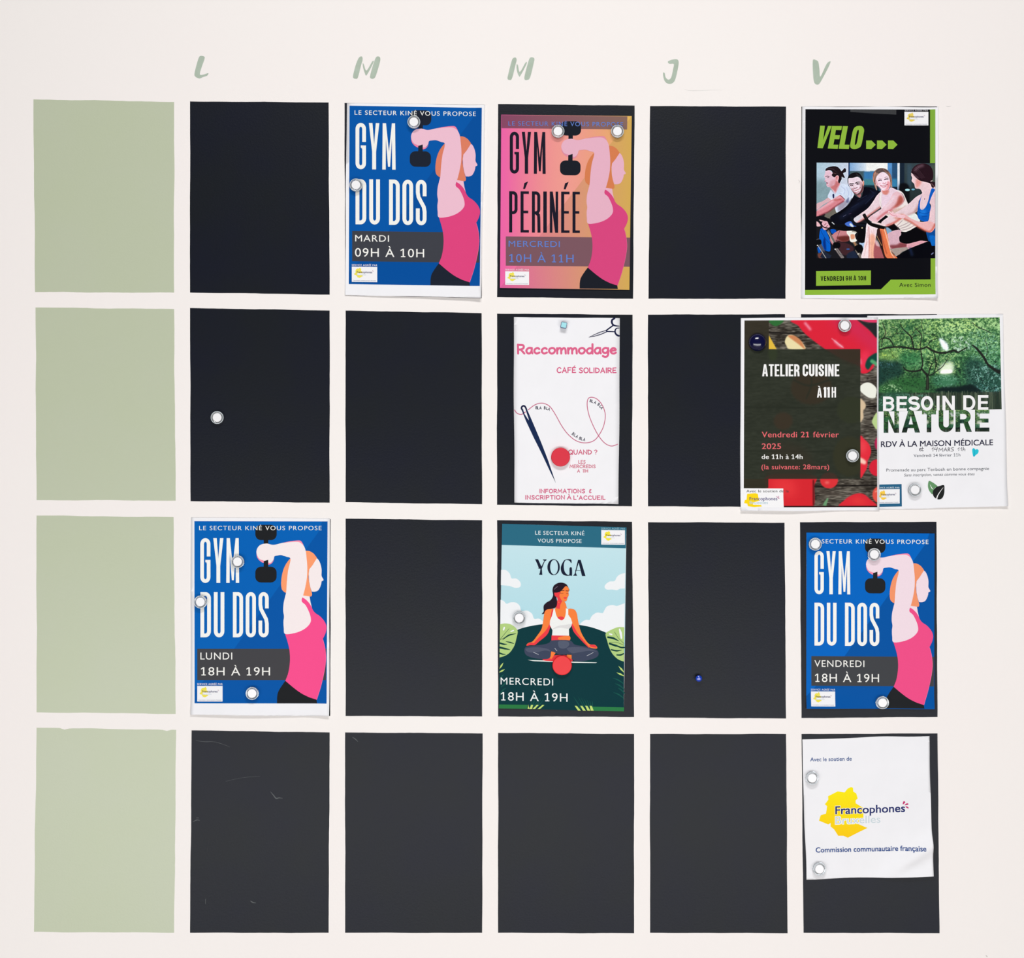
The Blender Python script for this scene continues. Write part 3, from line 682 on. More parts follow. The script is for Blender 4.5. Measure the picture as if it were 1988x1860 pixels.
# Friday poster
gym('gym_poster', 'blue gym poster for Friday reading VENDREDI 18H', 'gym posters', px(VF, [(118,158),(1274,166),(1270,1750),(116,1746)]),
    px(VF, [(118,158),(1274,166),(1270,1750),(116,1746)]), px(VF, [(118,178),(1268,182),(1265,1744),(120,1740)]), VF,
    lambda u, v: 0.0005 + 0.0035 * (max(0, v - .93) / .07) * abs(math.cos(3.1 * u)), (0, 102, 196), (0, 84, 164),
    ((245,151,108), (243,222,232), (241,80,138), (250,140,172), (33,35,38), (250,130,175)), (246,246,243),
    ('VENDREDI', 190, 640, 1368, 58), ('18H À 19H', 195, 772, 1505, 74),
    [('GYM', 190, 513, 325, 714, .36, .28), ('DU', 190, 389, 790, 1177, .36, .28), ('DOS', 465, 775, 790, 1180, .36, .26)],
    (162, 1273, 1270, 1540), (66, 68, 72), (158, 1590, 376, 1724), 13, (166, 1218, 255, 38), tilt=.006, wave=.05)
# pink and gold poster (Wednesday)
def pg(p):
    u, v = p; c = np.array((236, 100, 168.)) * (1 - u) + np.array((226, 182, 92.)) * u
    m = max(0, 1 - abs(u - .5) / .45); return tuple(c * (1 - .75 * m) + np.array((240, 160, 150.)) * .75 * m)
shp = gym('gym_poster', 'pink and gold gym poster with black title', 'gym posters', px(VP, [(105,150),(1254,162),(1233,1692),(94,1676)]),
    px(VP, [(105,150),(1254,162),(1233,1692),(94,1676)]), px(VP, [(105,172),(1240,182),(1216,1686),(100,1674)]), VP,
    lambda u, v: 0.0005 + 0.002 * (max(0, v - .92) / .08) * (1 - .6 * u), (0, 0, 0), (0, 0, 0),
    ((213,125,80), (229,177,197), (214,70,126), (225,140,165), (24,28,38), (224,110,150)), (26,24,40),
    ('MERCREDI', 170, 620, 1312, 52), ('10H À 11H', 175, 742, 1447, 70),
    [('GYM', 180, 496, 300, 668, .34, .3), ('PÉRINÉE', 175, 797, 824, 1186, .36, .36)],
    (145, 1222, 1240, 1479), (122, 86, 96), (140, 1528, 350, 1648), 14, (168, 1178, 246, 38), tilt=.009, grad=pg, tcol2=(98, 128, 205), wave=.05)
A = Art(*VP, layer=3); A.poly([(107,152),(1215,165),(1213,281),(107,268)], lambda p: tuple(np.array((134, 70, 100.)) * (1 - (p[0] - 107) / 1108) + np.array((134, 104, 94.)) * ((p[0] - 107) / 1108)))
shp.add('printed_header', A)


# ------------------------------------------------------------------ cycling poster
VV = (1540, 190, 4.537)
cyc = Sheet('cycling_poster', 'black and lime green cycling poster with a photograph of riders', 'poster', px(VV, [(78,78),(1272,86),(1266,1768),(68,1766)]),
            lambda u, v: 0.0004 + 0.0025 * (max(0, v - .93) / .07) * u + .0018 * max(0, u - .93) / .07, seed=21)
A = Art(*VV, layer=1)
A.poly([(106,101),(1248,104),(1248,1732),(102,1738)], (8, 9, 16))
cyc.add('printed_background', A)
A = Art(*VV, layer=2); LIME = (138, 178, 58)
A.poly([(1203,104),(1248,104),(1246,578),(1203,578)], (128, 172, 62)); A.mark(); A.poly([(1208,1415),(1248,1415),(1248,1605),(1208,1605)], LIME)
A.poly([(102,1693),(770,1688),(858,1602),(1248,1600),(1248,1732),(102,1738)], (140, 184, 60))
A.mark(); A.poly([(200,1527),(683,1522),(682,1650),(200,1657)], (140, 182, 58))
cyc.add('printed_green_shape', A)
A = Art(*VV, layer=3)
A.poly([(236,247),(277,248),(262,375),(305,249),(338,249),(258,446),(212,444)], (142, 184, 62))
A.poly([(340,249),(428,250),(422,285),(374,284),(367,330),(410,331),(404,366),(362,365),(352,414),(396,415),(390,450),(303,447)], (142, 184, 62))
A.poly([(436,250),(480,251),(450,414),(494,415),(488,451),(399,449)], (142, 184, 62))
O1 = smooth([(575,249),(605,253),(622,280),(618,320),(600,410),(580,440),(540,452),(508,444),(500,420),(506,380),(524,290),(545,258)]); O2 = smooth([(568,284),(576,290),(574,320),(558,400),(545,416),(541,404),(556,312)])
A.poly(O1, (142, 184, 62), 0, [O2[::-1]])
cyc.add('printed_title', A, label='slanted lime green title lettering')
A = Art(*VV, layer=3)
for x in (641, 736, 833): A.mark(); A.poly([(x, 377), (x + 47, 377), (x + 84, 414), (x + 45, 452), (x, 450)], (142, 184, 62))
cyc.add('printed_arrow', A)
A = Art(*VV, layer=4)
A.block('VENDREDI', 240, 445, 1572, 1612, .34, (22, 30, 18), .3); A.block('9H', 460, 512, 1570, 1610, .34, (22, 30, 18), .3)
A.block('À', 528, 554, 1570, 1609, .34, (22, 30, 18)); A.block('10H', 570, 640, 1570, 1609, .34, (22, 30, 18), .3)
A.text('Avec Simon', 932, 1207, 1665, 34, (30, 36, 30), 0.006, 1.08)
cyc.add('printed_text', A)
A = Art(*VV, layer=3); mini_logo(A, 978, 124, 1188, 244, .003, (190, 190, 196), (232, 208, 96), head_x=(980, 1184)); cyc.add('printed_logo', A)

def cyclists():
    c = Canvas(42, 35, 1944, 1571, 8.283, 1.9, (60, 72, 76)); p = c.put; L = c.line; R = lambda a, b, x, y: rect(a, b, x, y)
    p(R(42,35,560,900), (172,200,216), g=((200,208,226), (60,100), (540,260)), sm=False)
    p([(42,330),(300,420),(300,900),(42,900)], (128,156,164), 40, .9)
    p(R(560,35,1380,480), (70,110,140), sm=False)
    p(R(575,35,900,175), (128,168,212), 3, 1, False, ((236,240,242), (575,0), (900,0))); p(R(840,35,1190,170), (240,242,241), 8, 1, False)
    p(R(1185,35,1255,480), (92,148,205), 6, 1, False, ((60,110,150), (0,100), (0,420))); p(R(1255,35,1335,330), (46,84,122), 5, 1, False); p(R(1250,290,1335,420), (58,128,170), 12, 1, False)
    p(R(1240,420,1345,490), (18,32,46), 6, 1, False); p(R(575,170,810,480), (70,92,100), 6, 1, False); p(R(800,180,1000,330), (62,124,176), 14, 1, False); p(R(800,300,1000,400), (74,134,146), 12, 1, False); p(R(800,395,1050,520), (26,48,58), 10, 1, False)
    p(R(553,35,571,420), (30,54,100), 2, 1, False)
    p(R(1340,35,1379,480), (222,228,236), 3, 1, False, ((140,166,196), (0,300), (0,470)))
    p(R(1379,35,1944,900), (58,72,78), 2, 1, False, ((44,56,56), (0,100), (0,600))); p(R(1382,35,1450,400), (28,42,58), 8, 1, False); p(R(1500,60,1560,420), (64,88,104), 20, .8, False)
    p([(1379,380),(1520,400),(1530,700),(1500,760),(1379,600)], (16,18,24), 12); p(R(1880,60,1944,420), (74,86,78), 10, 1, False)
    p(ellipse(1500,468,38,19), (176,228,238), 3); p(ellipse(1592,460,28,14), (110,176,204), 3)
    p([(42,870),(200,860),(420,820),(700,860),(840,980),(840,1571),(42,1571)], (30,30,36), 4)
    p([(180,870),(320,740),(380,830),(330,900),(200,945)], (112,108,100), 5)
    # man with bun
    p([(420,372),(480,380),(550,400),(600,470),(645,540),(630,610),(560,700),(470,790),(375,840),(345,790),(335,740),(290,690),(240,630),(222,575),(250,510),(275,475),(320,520),(370,500),(400,430)], (208,220,240), 2)
    p([(400,680),(520,640),(560,660),(470,790),(390,820)], (150,142,160), 14, .8); p([(520,640),(560,590),(560,660),(530,680)], (90,100,140), 6, .7)
    p([(190,165),(240,155),(300,200),(350,240),(395,250),(405,300),(418,372),(402,430),(350,530),(325,515),(290,470),(262,432),(225,425),(205,405),(200,385),(212,370),(197,352),(178,338),(171,325),(185,300),(172,270),(168,245),(178,210)], (226,192,208), 1)
    p([(265,430),(330,385),(350,320),(400,350),(416,378),(375,440),(350,505),(318,478)], (196,112,114), 8, .9)
    p([(188,168),(194,132),(240,106),(320,92),(380,104),(420,140),(445,170),(490,122),(515,142),(512,182),(480,197),(470,207),(482,240),(500,276),(470,275),(448,262),(445,300),(425,340),(404,370),(388,330),(400,280),(392,245),(365,240),(345,267),(312,265),(285,235),(300,205),(282,170),(240,156)], (36,24,30), 1.5)
    L([(200,140),(260,125),(330,150)], 10, (92,72,84), 4, .8); L([(310,200),(360,215)], 8, (130,90,90), 4, .8)
    p([(345,262),(375,240),(400,262),(395,300),(365,330),(345,318)], (226,158,164), 2); L([(372,262),(360,290)], 8, (150,70,70), 3)
    L([(186,262),(215,250),(250,262)], 9, (72,44,60), 2); L([(215,268),(240,274)], 10, (84,50,70), 3); L([(200,350),(218,362),(230,360)], 9, (128,60,80), 2); L([(172,328),(196,334)], 7, (110,60,90), 2); p(ellipse(210,375,14,6), (190,90,110), 2)
    p([(42,700),(150,650),(230,598),(272,640),(160,705),(42,790)], (214,176,184), 2)
    p([(42,820),(120,760),(200,700),(300,620),(420,556),(492,620),(480,655),(400,700),(300,772),(200,835),(100,882),(42,910)], (214,136,146), 2)
    L([(60,800),(200,720),(330,640),(430,580)], 34, (230,176,188), 10, .9); L([(80,890),(240,820),(330,750),(480,650)], 20, (140,62,72), 8, .9); L([(320,640),(440,620)], 26, (180,84,76), 10, .7)
    L([(420,556),(500,625)], 8, (70,60,80), 2); p([(300,545),(325,540),(325,600),(306,600)], (40,46,90), 3); L([(240,600),(300,625),(400,560)], 5, (235,240,250), 2)
    # dark-shirted man
    p([(800,430),(900,432),(1000,470),(1060,500),(1075,560),(1085,760),(1000,800),(900,880),(780,830),(650,940),(600,1000),(350,1030),(280,960),(270,900),(420,810),(560,700),(620,600),(650,555),(700,590),(760,590),(790,480)], (13,14,28), 1.5)
    L([(1000,500),(850,620),(700,720),(560,830),(420,930)], 70, (28,36,58), 24, .8); L([(620,610),(520,760),(400,860)], 24, (8,8,14), 8, .8)
    L([(470,900),(520,870)], 6, (110,110,140), 3); L([(560,860),(600,850)], 5, (110,80,110), 3)
    p([(690,555),(755,540),(742,592),(716,586)], (178,116,120), 3)
    p([(552,290),(620,275),(700,262),(745,290),(775,330),(800,322),(805,370),(796,420),(790,480),(760,525),(720,555),(680,546),(630,505),(590,450),(560,390),(548,340)], (230,212,224), 1.5)
    p([(775,380),(797,400),(790,480),(760,525),(720,555),(682,548),(735,505),(762,450)], (92,52,54), 6, .95); p([(596,450),(640,500),(700,540),(680,548),(630,508)], (120,70,74), 5, .9)
    p([(545,375),(540,290),(570,230),(630,197),(700,193),(750,225),(785,290),(792,335),(775,335),(748,290),(735,262),(690,260),(620,280),(560,284),(553,300),(553,372)], (24,23,27), 1.5)
    L([(680,210),(720,250),(740,240)], 10, (80,80,80), 5, .7)
    L([(566,382),(600,368),(645,376)], 13, (46,28,36), 2); L([(660,366),(695,348),(738,346)], 13, (46,28,36), 2)
    p(ellipse(604,396,26,13), (70,40,52), 3); p(ellipse(706,374,27,13), (70,40,52), 3); p(ellipse(602,398,6,5), (210,190,200), 1); p(ellipse(712,376,6,5), (210,190,200), 1)
    L([(640,395),(636,430),(670,438)], 7, (196,156,170), 4); L([(640,447),(675,440),(700,430)], 8, (130,74,86), 3)
    L([(620,466),(655,482),(700,474),(744,444)], [6,16,18,6], (176,96,110), 4); L([(638,478),(680,490),(730,462)], [3,13,3], (244,236,240), 2); L([(655,508),(690,512),(725,492)], 10, (206,130,146), 3)
    L([(600,455),(640,455)], 10, (140,76,88), 4); L([(735,430),(755,440)], 12, (110,60,64), 4)
    p([(785,322),(803,345),(800,395),(786,400)], (224,148,124), 2)
    # blonde woman
    p([(945,300),(955,200),(1000,145),(1060,122),(1130,125),(1190,160),(1235,230),(1252,310),(1252,415),(1230,430),(1215,360),(1210,300),(1190,230),(1130,185),(1080,185),(1020,230),(995,290),(1000,350),(1010,470),(985,440),(960,360)], (166,128,114), 3)
    p([(985,170),(1040,128),(1100,124),(1170,145),(1205,195),(1150,180),(1090,190),(1030,205)], (84,74,76), 5, .9); L([(960,340),(955,250),(985,190)], 12, (206,150,132), 4); L([(1010,300),(985,330),(985,380)], 14, (110,50,56), 4)
    L([(1100,130),(1180,200),(1225,330)], 12, (120,90,82), 5, .8); L([(1090,130),(1010,200),(975,330)], 10, (124,96,88), 5, .8); L([(1225,260),(1240,340),(1240,420)], 10, (196,160,140), 4)
    p([(1085,460),(1190,470),(1235,430),(1330,470),(1400,520),(1440,600),(1430,680),(1350,740),(1240,800),(1150,870),(1000,995),(900,960),(880,920),(1060,800),(1090,740),(1050,620),(1050,530),(1075,500)], (232,208,222), 2)
    p([(1100,470),(1200,470),(1190,530),(1130,560),(1100,520)], (206,124,112), 10, .9)
    p([(1020,232),(1080,187),(1130,187),(1190,235),(1215,300),(1222,360),(1216,420),(1190,465),(1130,480),(1090,470),(1045,420),(1000,390),(988,340),(995,290)], (240,220,232), 2)
    p([(1190,330),(1220,360),(1216,420),(1190,465),(1130,480),(1170,430)], (224,136,140), 12, .9); p([(1010,390),(1060,430),(1090,472),(1040,430)], (220,150,160), 8, .8)
    L([(1035,300),(1060,290),(1090,298)], 6, (150,110,116), 3); L([(1130,278),(1160,262),(1196,270)], 6, (130,90,100), 3)
    L([(1034,325),(1060,312),(1088,318)], 13, (70,34,60), 3); L([(1128,306),(1155,295),(1196,294)], 14, (64,30,52), 3)
    L([(1112,350),(1105,372),(1135,374),(1160,362)], 6, (196,120,136), 3); L([(1064,398),(1100,410),(1140,404),(1186,376)], [8,20,24,8], (176,64,88), 3); L([(1080,404),(1120,410),(1172,390)], [3,11,4], (246,238,242), 2); L([(1095,428),(1130,430),(1165,412)], 8, (226,140,160), 3)
    p([(1080,500),(1010,560),(960,640),(870,760),(740,860),(640,940),(690,1000),(800,940),(900,870),(1000,800),(1075,740),(1055,620)], (230,208,216), 2)
    L([(1070,740),(990,800),(880,880),(780,950),(700,995)], 22, (196,110,104), 10, .9); p([(640,935),(720,880),(760,900),(690,985)], (206,210,220), 8, .8)
    p([(1055,540),(1080,512),(1098,560),(1088,740),(1200,790),(1350,740),(1450,640),(1420,540),(1330,480),(1370,478),(1430,520),(1470,600),(1520,710),(1600,830),(1700,950),(1640,1060),(1500,1130),(1420,1145),(1370,1080),(1300,1000),(1140,880),(1075,745),(1045,620)], (234,226,226), 2)
    p([(1095,540),(1190,560),(1300,500),(1260,620),(1110,730),(1085,640)], (230,206,222), 8); p([(1200,790),(1400,760),(1480,720),(1440,800),(1260,860),(1170,870)], (208,176,166), 12, .9)
    p([(1330,497),(1410,540),(1443,600),(1430,680),(1350,740),(1270,790),(1180,850),(1000,995),(890,935),(900,900),(1000,830),(1100,760),(1200,660),(1260,540)], (230,190,200), 2)
    p([(1370,560),(1425,590),(1432,660),(1350,735),(1240,775),(1320,690)], (176,88,78), 14, .95); L([(1260,780),(1130,850),(1010,950)], 26, (196,98,104), 12, .9); L([(1130,760),(1050,840)], 20, (206,120,132), 8, .7); L([(1300,560),(1180,720),(960,900)], 36, (238,220,232), 16, .8)
    p([(1020,1000),(1130,900),(1170,885),(1300,1000),(1372,1090),(1280,1122),(1150,1060)], (10,10,14), 2)
    p([(1160,1080),(1200,1080),(1250,1140),(1180,1180)], (130,170,200), 4)
    p([(1290,1000),(1400,930),(1560,960),(1650,1050),(1500,1135),(1420,1145),(1370,1085)], (232,224,220), 2)
    for a in ([(1330,1050),(1420,960)], [(1350,1070),(1440,1030),(1520,990)], [(1380,1090),(1480,1060),(1570,1000)], [(1400,1120),(1520,1090),(1620,1030)], [(1540,900),(1600,850)]): L(a, 9, (150,124,134), 4, .8)
    p([(1480,880),(1600,830),(1700,945),(1640,1000),(1560,950)], (228,234,232), 3)
    p([(1180,1180),(1280,1125),(1380,1112),(1405,1150),(1375,1300),(1500,1342),(1480,1392),(1300,1422),(1225,1412),(1185,1350),(1160,1250)], (214,176,190), 2); p([(1220,1360),(1330,1350),(1400,1310),(1500,1345),(1480,1392),(1300,1422),(1240,1412)], (128,60,66), 12, .9)
    p([(1500,1330),(1640,1305),(1700,1275),(1830,1290),(1700,1345),(1560,1405),(1500,1420)], (222,164,176), 3)
    p([(1400,1140),(1500,1142),(1660,1060),(1800,1130),(1845,1285),(1720,1285),(1640,1302),(1500,1335),(1385,1305),(1370,1225),(1405,1190)], (12,11,16), 2)
    p([(1235,1425),(1480,1392),(1500,1425),(1400,1480),(1340,1571),(1290,1500)], (168,154,148), 4)
    # woman in blue
    p([(1750,525),(1640,580),(1510,700),(1370,800),(1200,900),(1080,1000),(1160,1055),(1300,1000),(1400,930),(1560,860),(1665,800),(1680,650),(1730,560)], (230,206,214), 2)
    L([(1160,1050),(1300,990),(1420,900)], 30, (200,96,84), 12, .9); p([(1480,870),(1600,820),(1670,700),(1672,800),(1560,862)], (160,120,112), 16, .8); L([(1300,910),(1440,880)], 50, (204,104,72), 18, .8)
    p([(1572,150),(1560,230),(1577,270),(1568,325),(1608,370),(1630,440),(1700,452),(1738,510),(1750,560),(1880,520),(1900,420),(1860,350),(1700,310),(1620,250)], (234,204,210), 2); p([(1640,300),(1720,320),(1710,380),(1660,430),(1635,425)], (226,146,136), 14, .8)
    p([(1560,180),(1600,100),(1680,50),(1780,42),(1860,80),(1902,150),(1912,250),(1895,330),(1944,350),(1944,440),(1890,425),(1862,365),(1780,338),(1700,318),(1650,282),(1620,250),(1585,210)], (44,24,34), 2)
    L([(1610,160),(1680,95),(1760,70)], 36, (136,108,120), 18, .8); L([(1600,220),(1680,280)], 22, (110,80,92), 10, .8); L([(1870,330),(1900,318)], 12, (206,190,190), 3); L([(1880,360),(1930,420)], 12, (120,90,90), 5)
    p([(1735,520),(1860,450),(1905,500),(1850,640),(1790,750),(1740,800),(1700,760),(1690,640)], (228,200,210), 2)
    p([(1740,530),(1850,450),(1905,440),(1946,470),(1946,1060),(1870,1150),(1700,1075),(1560,975),(1440,895),(1455,860),(1560,925),(1700,980),(1830,970),(1860,800),(1870,700),(1730,560)], (228,198,206), 2)
    p([(1738,545),(1692,640),(1672,720),(1660,870),(1700,950),(1822,978),(1850,850),(1872,760),(1857,700),(1862,640),(1905,530),(1938,465),(1890,443),(1860,520),(1832,640),(1792,740),(1740,790),(1705,765),(1702,680),(1720,590)], (14,96,190), 2)
    p([(1700,800),(1800,790),(1780,860),(1700,880)], (40,130,222), 18, .8); p(ellipse(1775,613,7,10), (120,80,90), 2)
    p([(1800,1135),(1870,1155),(1946,1075),(1946,1365),(1890,1375),(1840,1300)], (12,78,150), 2); p([(1850,1210),(1940,1220),(1940,1340),(1890,1360)], (14,110,200), 8, .9)
    p([(1420,862),(1480,872),(1560,930),(1700,985),(1830,975),(1900,990),(1946,1050),(1870,1152),(1700,1075),(1560,985),(1430,925)], (232,180,182), 2); L([(1440,930),(1560,990),(1700,1080),(1860,1140),(1946,1010)], 26, (200,100,84), 10, .9)
    p([(1188,818),(1215,808),(1240,840),(1262,812),(1290,840),(1330,852),(1420,870),(1462,884),(1440,925),(1330,912),(1232,885)], (238,196,206), 2); L([(1205,830),(1250,870),(1340,895)], 6, (190,110,120), 3)
    p([(1340,1571),(1400,1490),(1560,1402),(1720,1340),(1850,1295),(1890,1370),(1946,1385),(1946,1571)], (9,10,18), 2); L([(1540,1400),(1580,1530)], 40, (30,44,74), 16, .9); L([(1880,1510),(1915,1480)], 16, (130,140,180), 4)
    # bikes, towels
    p([(110,1100),(180,1108),(230,1200),(262,1300),(262,1452),(180,1440),(110,1380),(88,1250)], (0,98,198), 2); p([(150,1300),(180,1240),(200,1440),(160,1400)], (8,40,110), 8, .8); p([(60,1395),(115,1390),(110,1470),(80,1495)], (0,86,180), 3); p([(268,1108),(350,1112),(352,1165),(290,1172)], (0,88,190), 3)
    p([(310,1180),(430,1112),(530,1130),(565,1200),(560,1285),(450,1302),(385,1290),(350,1400),(300,1350),(258,1265)], (196,132,138), 3); p([(370,1230),(560,1210),(560,1290),(440,1302)], (96,40,36), 12, .9); p([(350,1280),(430,1310),(540,1330),(640,1400),(600,1500),(480,1520),(420,1450)], (74,44,50), 8, .9); p([(70,1490),(190,1490),(200,1571),(90,1571)], (110,70,64), 6)
    p([(540,1500),(640,1450),(700,1520),(690,1571),(540,1571)], (34,44,66), 8); p(ellipse(550,1422,28,10), (60,110,190), 5); p([(730,1320),(830,1280),(820,1420),(780,1400)], (170,196,226), 4)
    for a, wd, cl in (([(225,1125),(345,1340)], 40, (112,106,104)), ([(60,1260),(210,1571)], 46, (86,86,100)), ([(350,1400),(470,1571)], 50, (126,118,118)), ([(620,1270),(690,1380)], 50, (120,104,84)), ([(680,1430),(770,1571)], 44, (120,112,106)), ([(130,1500),(260,1571)], 110, (36,44,62))): L(a, wd, cl, 3, 1, False)
    L([(222,1150),(330,1350)], 8, (214,206,200), 3); L([(70,1370),(200,1571)], 7, (226,222,214), 3); L([(640,1290),(680,1380)], 10, (206,140,96), 3)
    p(rect(318,1320,415,1400), (10,11,15), 4); p([(42,1280),(110,1270),(120,1340),(42,1350)], (16,18,24), 4); p([(660,1380),(760,1350),(790,1440),(710,1480)], (12,12,16), 3)
    p(ellipse(345,1425,12,8), (230,230,226), 2); p(ellipse(62,1362,12,8), (230,230,226), 2); p(ellipse(712,1500,12,9), (230,228,220), 2)
    L([(110,1120),(190,1260),(320,1400)], 4, (16,20,50), 1); L([(425,1110),(390,1200),(370,1290)], 5, (60,30,34), 2); L([(380,1430),(420,1500),(500,1530)], 5, (20,20,26), 1)
    p([(540,1115),(640,1118),(690,1148),(660,1190),(672,1250),(690,1290),(620,1312),(580,1290),(568,1220),(530,1170)], (236,236,228), 3); p([(590,1190),(650,1190),(655,1250),(600,1262)], (222,156,124), 6); L([(610,1140),(690,1148)], 8, (110,90,70), 3)
    p([(160,900),(280,960),(400,1030),(640,1000),(830,1010),(838,1110),(700,1110),(480,1130),(280,1070),(42,960),(42,900)], (16,17,24), 4)
    p([(470,1060),(840,1010),(842,1280),(740,1320),(690,1240),(700,1150),(520,1110)], (13,12,16), 3)
    p([(500,1010),(590,975),(640,1040),(690,1055),(600,1062),(530,1050)], (76,116,206), 4); p([(570,1020),(600,1010),(640,1062),(600,1060)], (214,226,230), 4)
    L([(84,960),(160,978),(220,1010)], 20, (236,190,196), 3); p([(130,1000),(190,970),(240,1000),(260,1060),(200,1110),(150,1100)], (224,178,190), 4); L([(165,1040),(200,1010)], 8, (120,60,70), 3); L([(190,1075),(225,1040)], 8, (120,60,70), 3); p([(42,980),(80,1000),(110,1050),(60,1060),(42,1040)], (226,182,190), 3)
    L([(84,960),(160,1070),(300,1090)], 18, (14,14,18), 2); L([(232,930),(265,1030),(380,1085),(560,1100),(800,1085)], 38, (14,15,20), 3); L([(290,990),(330,1025)], 12, (220,226,232), 3)
    L([(600,900),(640,990),(720,1030),(835,1040)], 38, (20,26,36), 3); p(ellipse(775,1082,14,9), (196,186,150), 3)
    p([(860,1005),(920,1050),(1045,1085),(1012,1150),(992,1240),(982,1400),(972,1571),(768,1571),(800,1400),(830,1200),(838,1060)], (240,220,226), 2); p([(900,1200),(990,1240),(975,1571),(900,1571)], (236,170,142), 16, .9); L([(882,1060),(888,1300),(885,1571)], 9, (196,106,96), 3); L([(820,1400),(860,1300)], 8, (220,160,160), 5)
    p([(990,1300),(1090,1440),(1172,1571),(970,1571)], (166,92,98), 5); p([(980,1280),(1030,1300),(1060,1380),(1000,1360)], (228,196,204), 8, .8)
    p([(1010,1160),(1070,1085),(1095,1300),(1182,1571),(1130,1571)], (58,34,34), 3); L([(1000,1215),(1080,1370),(1180,1571)], 10, (20,16,18), 2); L([(1008,1205),(1090,1365)], 6, (196,150,100), 2)
    p([(1060,1085),(1145,1095),(1192,1250),(1222,1450),(1342,1571),(1182,1571),(1122,1450),(1092,1250)], (228,124,82), 3); L([(1130,1100),(1190,1300),(1240,1480),(1300,1571)], 14, (244,206,180), 5); L([(1075,1120),(1110,1300),(1170,1500)], 14, (150,70,52), 8, .8)
    L([(930,985),(1040,1012),(1140,1045)], 30, (238,214,216), 4)
    L([(800,858),(850,950),(900,1012),(1000,1052),(1135,1080)], 52, (17,15,15), 2, 1); L([(800,850),(850,940)], 10, (54,50,50), 5, .8)
    # hair, cloth and skin detail
    for i in range(9):
        t = i / 8; L([(1000 - 30 * t, 150 + 30 * t), (965 - 14 * t, 230), (958 + 26 * t, 330 + 30 * t)], 4, (206 - 60 * (i % 3), 160 - 56 * (i % 3), 140 - 50 * (i % 3)), 1.5, .7)
        L([(1110 + 60 * t, 135 + 8 * i), (1190 + 40 * t, 220), (1225 + 20 * t, 330 + 60 * t)], 4, (196 - 56 * (i % 3), 154 - 52 * (i % 3), 136 - 48 * (i % 3)), 1.5, .7)
        L([(1580 + 60 * t, 190 - 100 * t), (1640 + 50 * t, 200 - 60 * t), (1720 + 70 * t, 290 - 20 * t)], 5, (120, 92, 104) if i % 2 else (30, 14, 24), 3, .55)
        L([(210 + 40 * t, 130 - 18 * t), (300 + 40 * t, 150), (400 + 20 * t, 220 + 4 * i)], 4, (84, 66, 74) if i % 2 else (18, 12, 16), 2, .6)
    L([(985, 380), (1000, 440), (1008, 475)], 8, (200, 170, 150), 2, .8); L([(1240, 400), (1262, 420)], 6, (190, 160, 146), 2, .7)
    L([(1085, 190), (1050, 206), (1016, 240)], 5, (196, 150, 140), 3, .7); p([(1000, 300), (1030, 400), (1060, 430), (1010, 395), (992, 345)], (206, 148, 152), 6, .8)
    p(ellipse(1050, 372, 26, 18), (240, 190, 202), 8, .8); p(ellipse(1190, 352, 20, 20), (232, 160, 172), 8, .8)
    L([(1110, 356), (1130, 362), (1158, 350)], 7, (190, 104, 118), 2.5, .8)
    p([(270, 330), (350, 300), (350, 350), (300, 400), (250, 410)], (214, 150, 160), 14, .7); L([(215, 398), (250, 418), (290, 405)], 8, (184, 126, 140), 5, .7)
    p([(740, 340), (775, 345), (770, 420), (745, 440)], (196, 150, 156), 8, .8); p(ellipse(662, 425, 18, 20), (236, 214, 224), 5, .7); L([(640, 440), (662, 448), (690, 436)], 6, (140, 84, 98), 2.5)
    for q_ in ([(440, 420), (500, 470), (480, 540)], [(520, 430), (560, 520), (540, 600)], [(400, 520), (450, 540)], [(600, 500), (600, 580)]): L(q_, 10, (166, 178, 216), 5, .7)
    for q_ in ([(700, 640), (850, 560)], [(600, 760), (720, 690)], [(820, 700), (960, 560)], [(900, 470), (960, 520)]): L(q_, 9, (44, 54, 82), 5, .7)
    for q_ in ([(1690, 830), (1780, 850), (1850, 830)], [(1730, 900), (1820, 890)], [(1680, 760), (1690, 840)]): L(q_, 8, (4, 66, 146), 4, .8)
    for q_ in ([(850, 1150), (840, 1350), (810, 1540)], [(930, 1120), (940, 1300), (920, 1560)], [(960, 1100), (965, 1250)], [(860, 1100), (862, 1250)]): L(q_, 7, (214, 160, 156), 4, .6)
    for q_ in ([(1130, 1500), (1300, 1545)], [(1140, 1530), (1310, 1560)], [(1240, 1440), (1300, 1530)]): L(q_, 7, (206, 120, 90), 3, .7)
    for q_ in ([(1290, 1020), (1330, 1060), (1372, 1120)], [(1440, 940), (1540, 990), (1640, 1050)]): L(q_, 5, (176, 150, 156), 3, .8)
    L([(1060, 520), (1050, 600), (1088, 730)], 5, (200, 180, 180), 2, .8); L([(1400, 510), (1440, 560), (1500, 690)], 6, (180, 168, 168), 3, .8)
    g = vnoise(c.H, c.W, 3, 3, 2) - .5; g2 = vnoise(c.H, c.W, 14, 14, 2) - .5
    a = c.a * (1 + (g * .07 + g2 * .06)[..., None]); a = a + (a - blur(a, 1.6)) * .55
    a = (a - 118) * 1.07 + 116
    return np.clip(blur(a, .35), 0, 255)
cyc.photo('printed_photograph', cyclists(), px(VV, [(205,572),(1246,578),(1246,1413),(203,1413)]), 3, label='printed photograph of four people on exercise bikes')
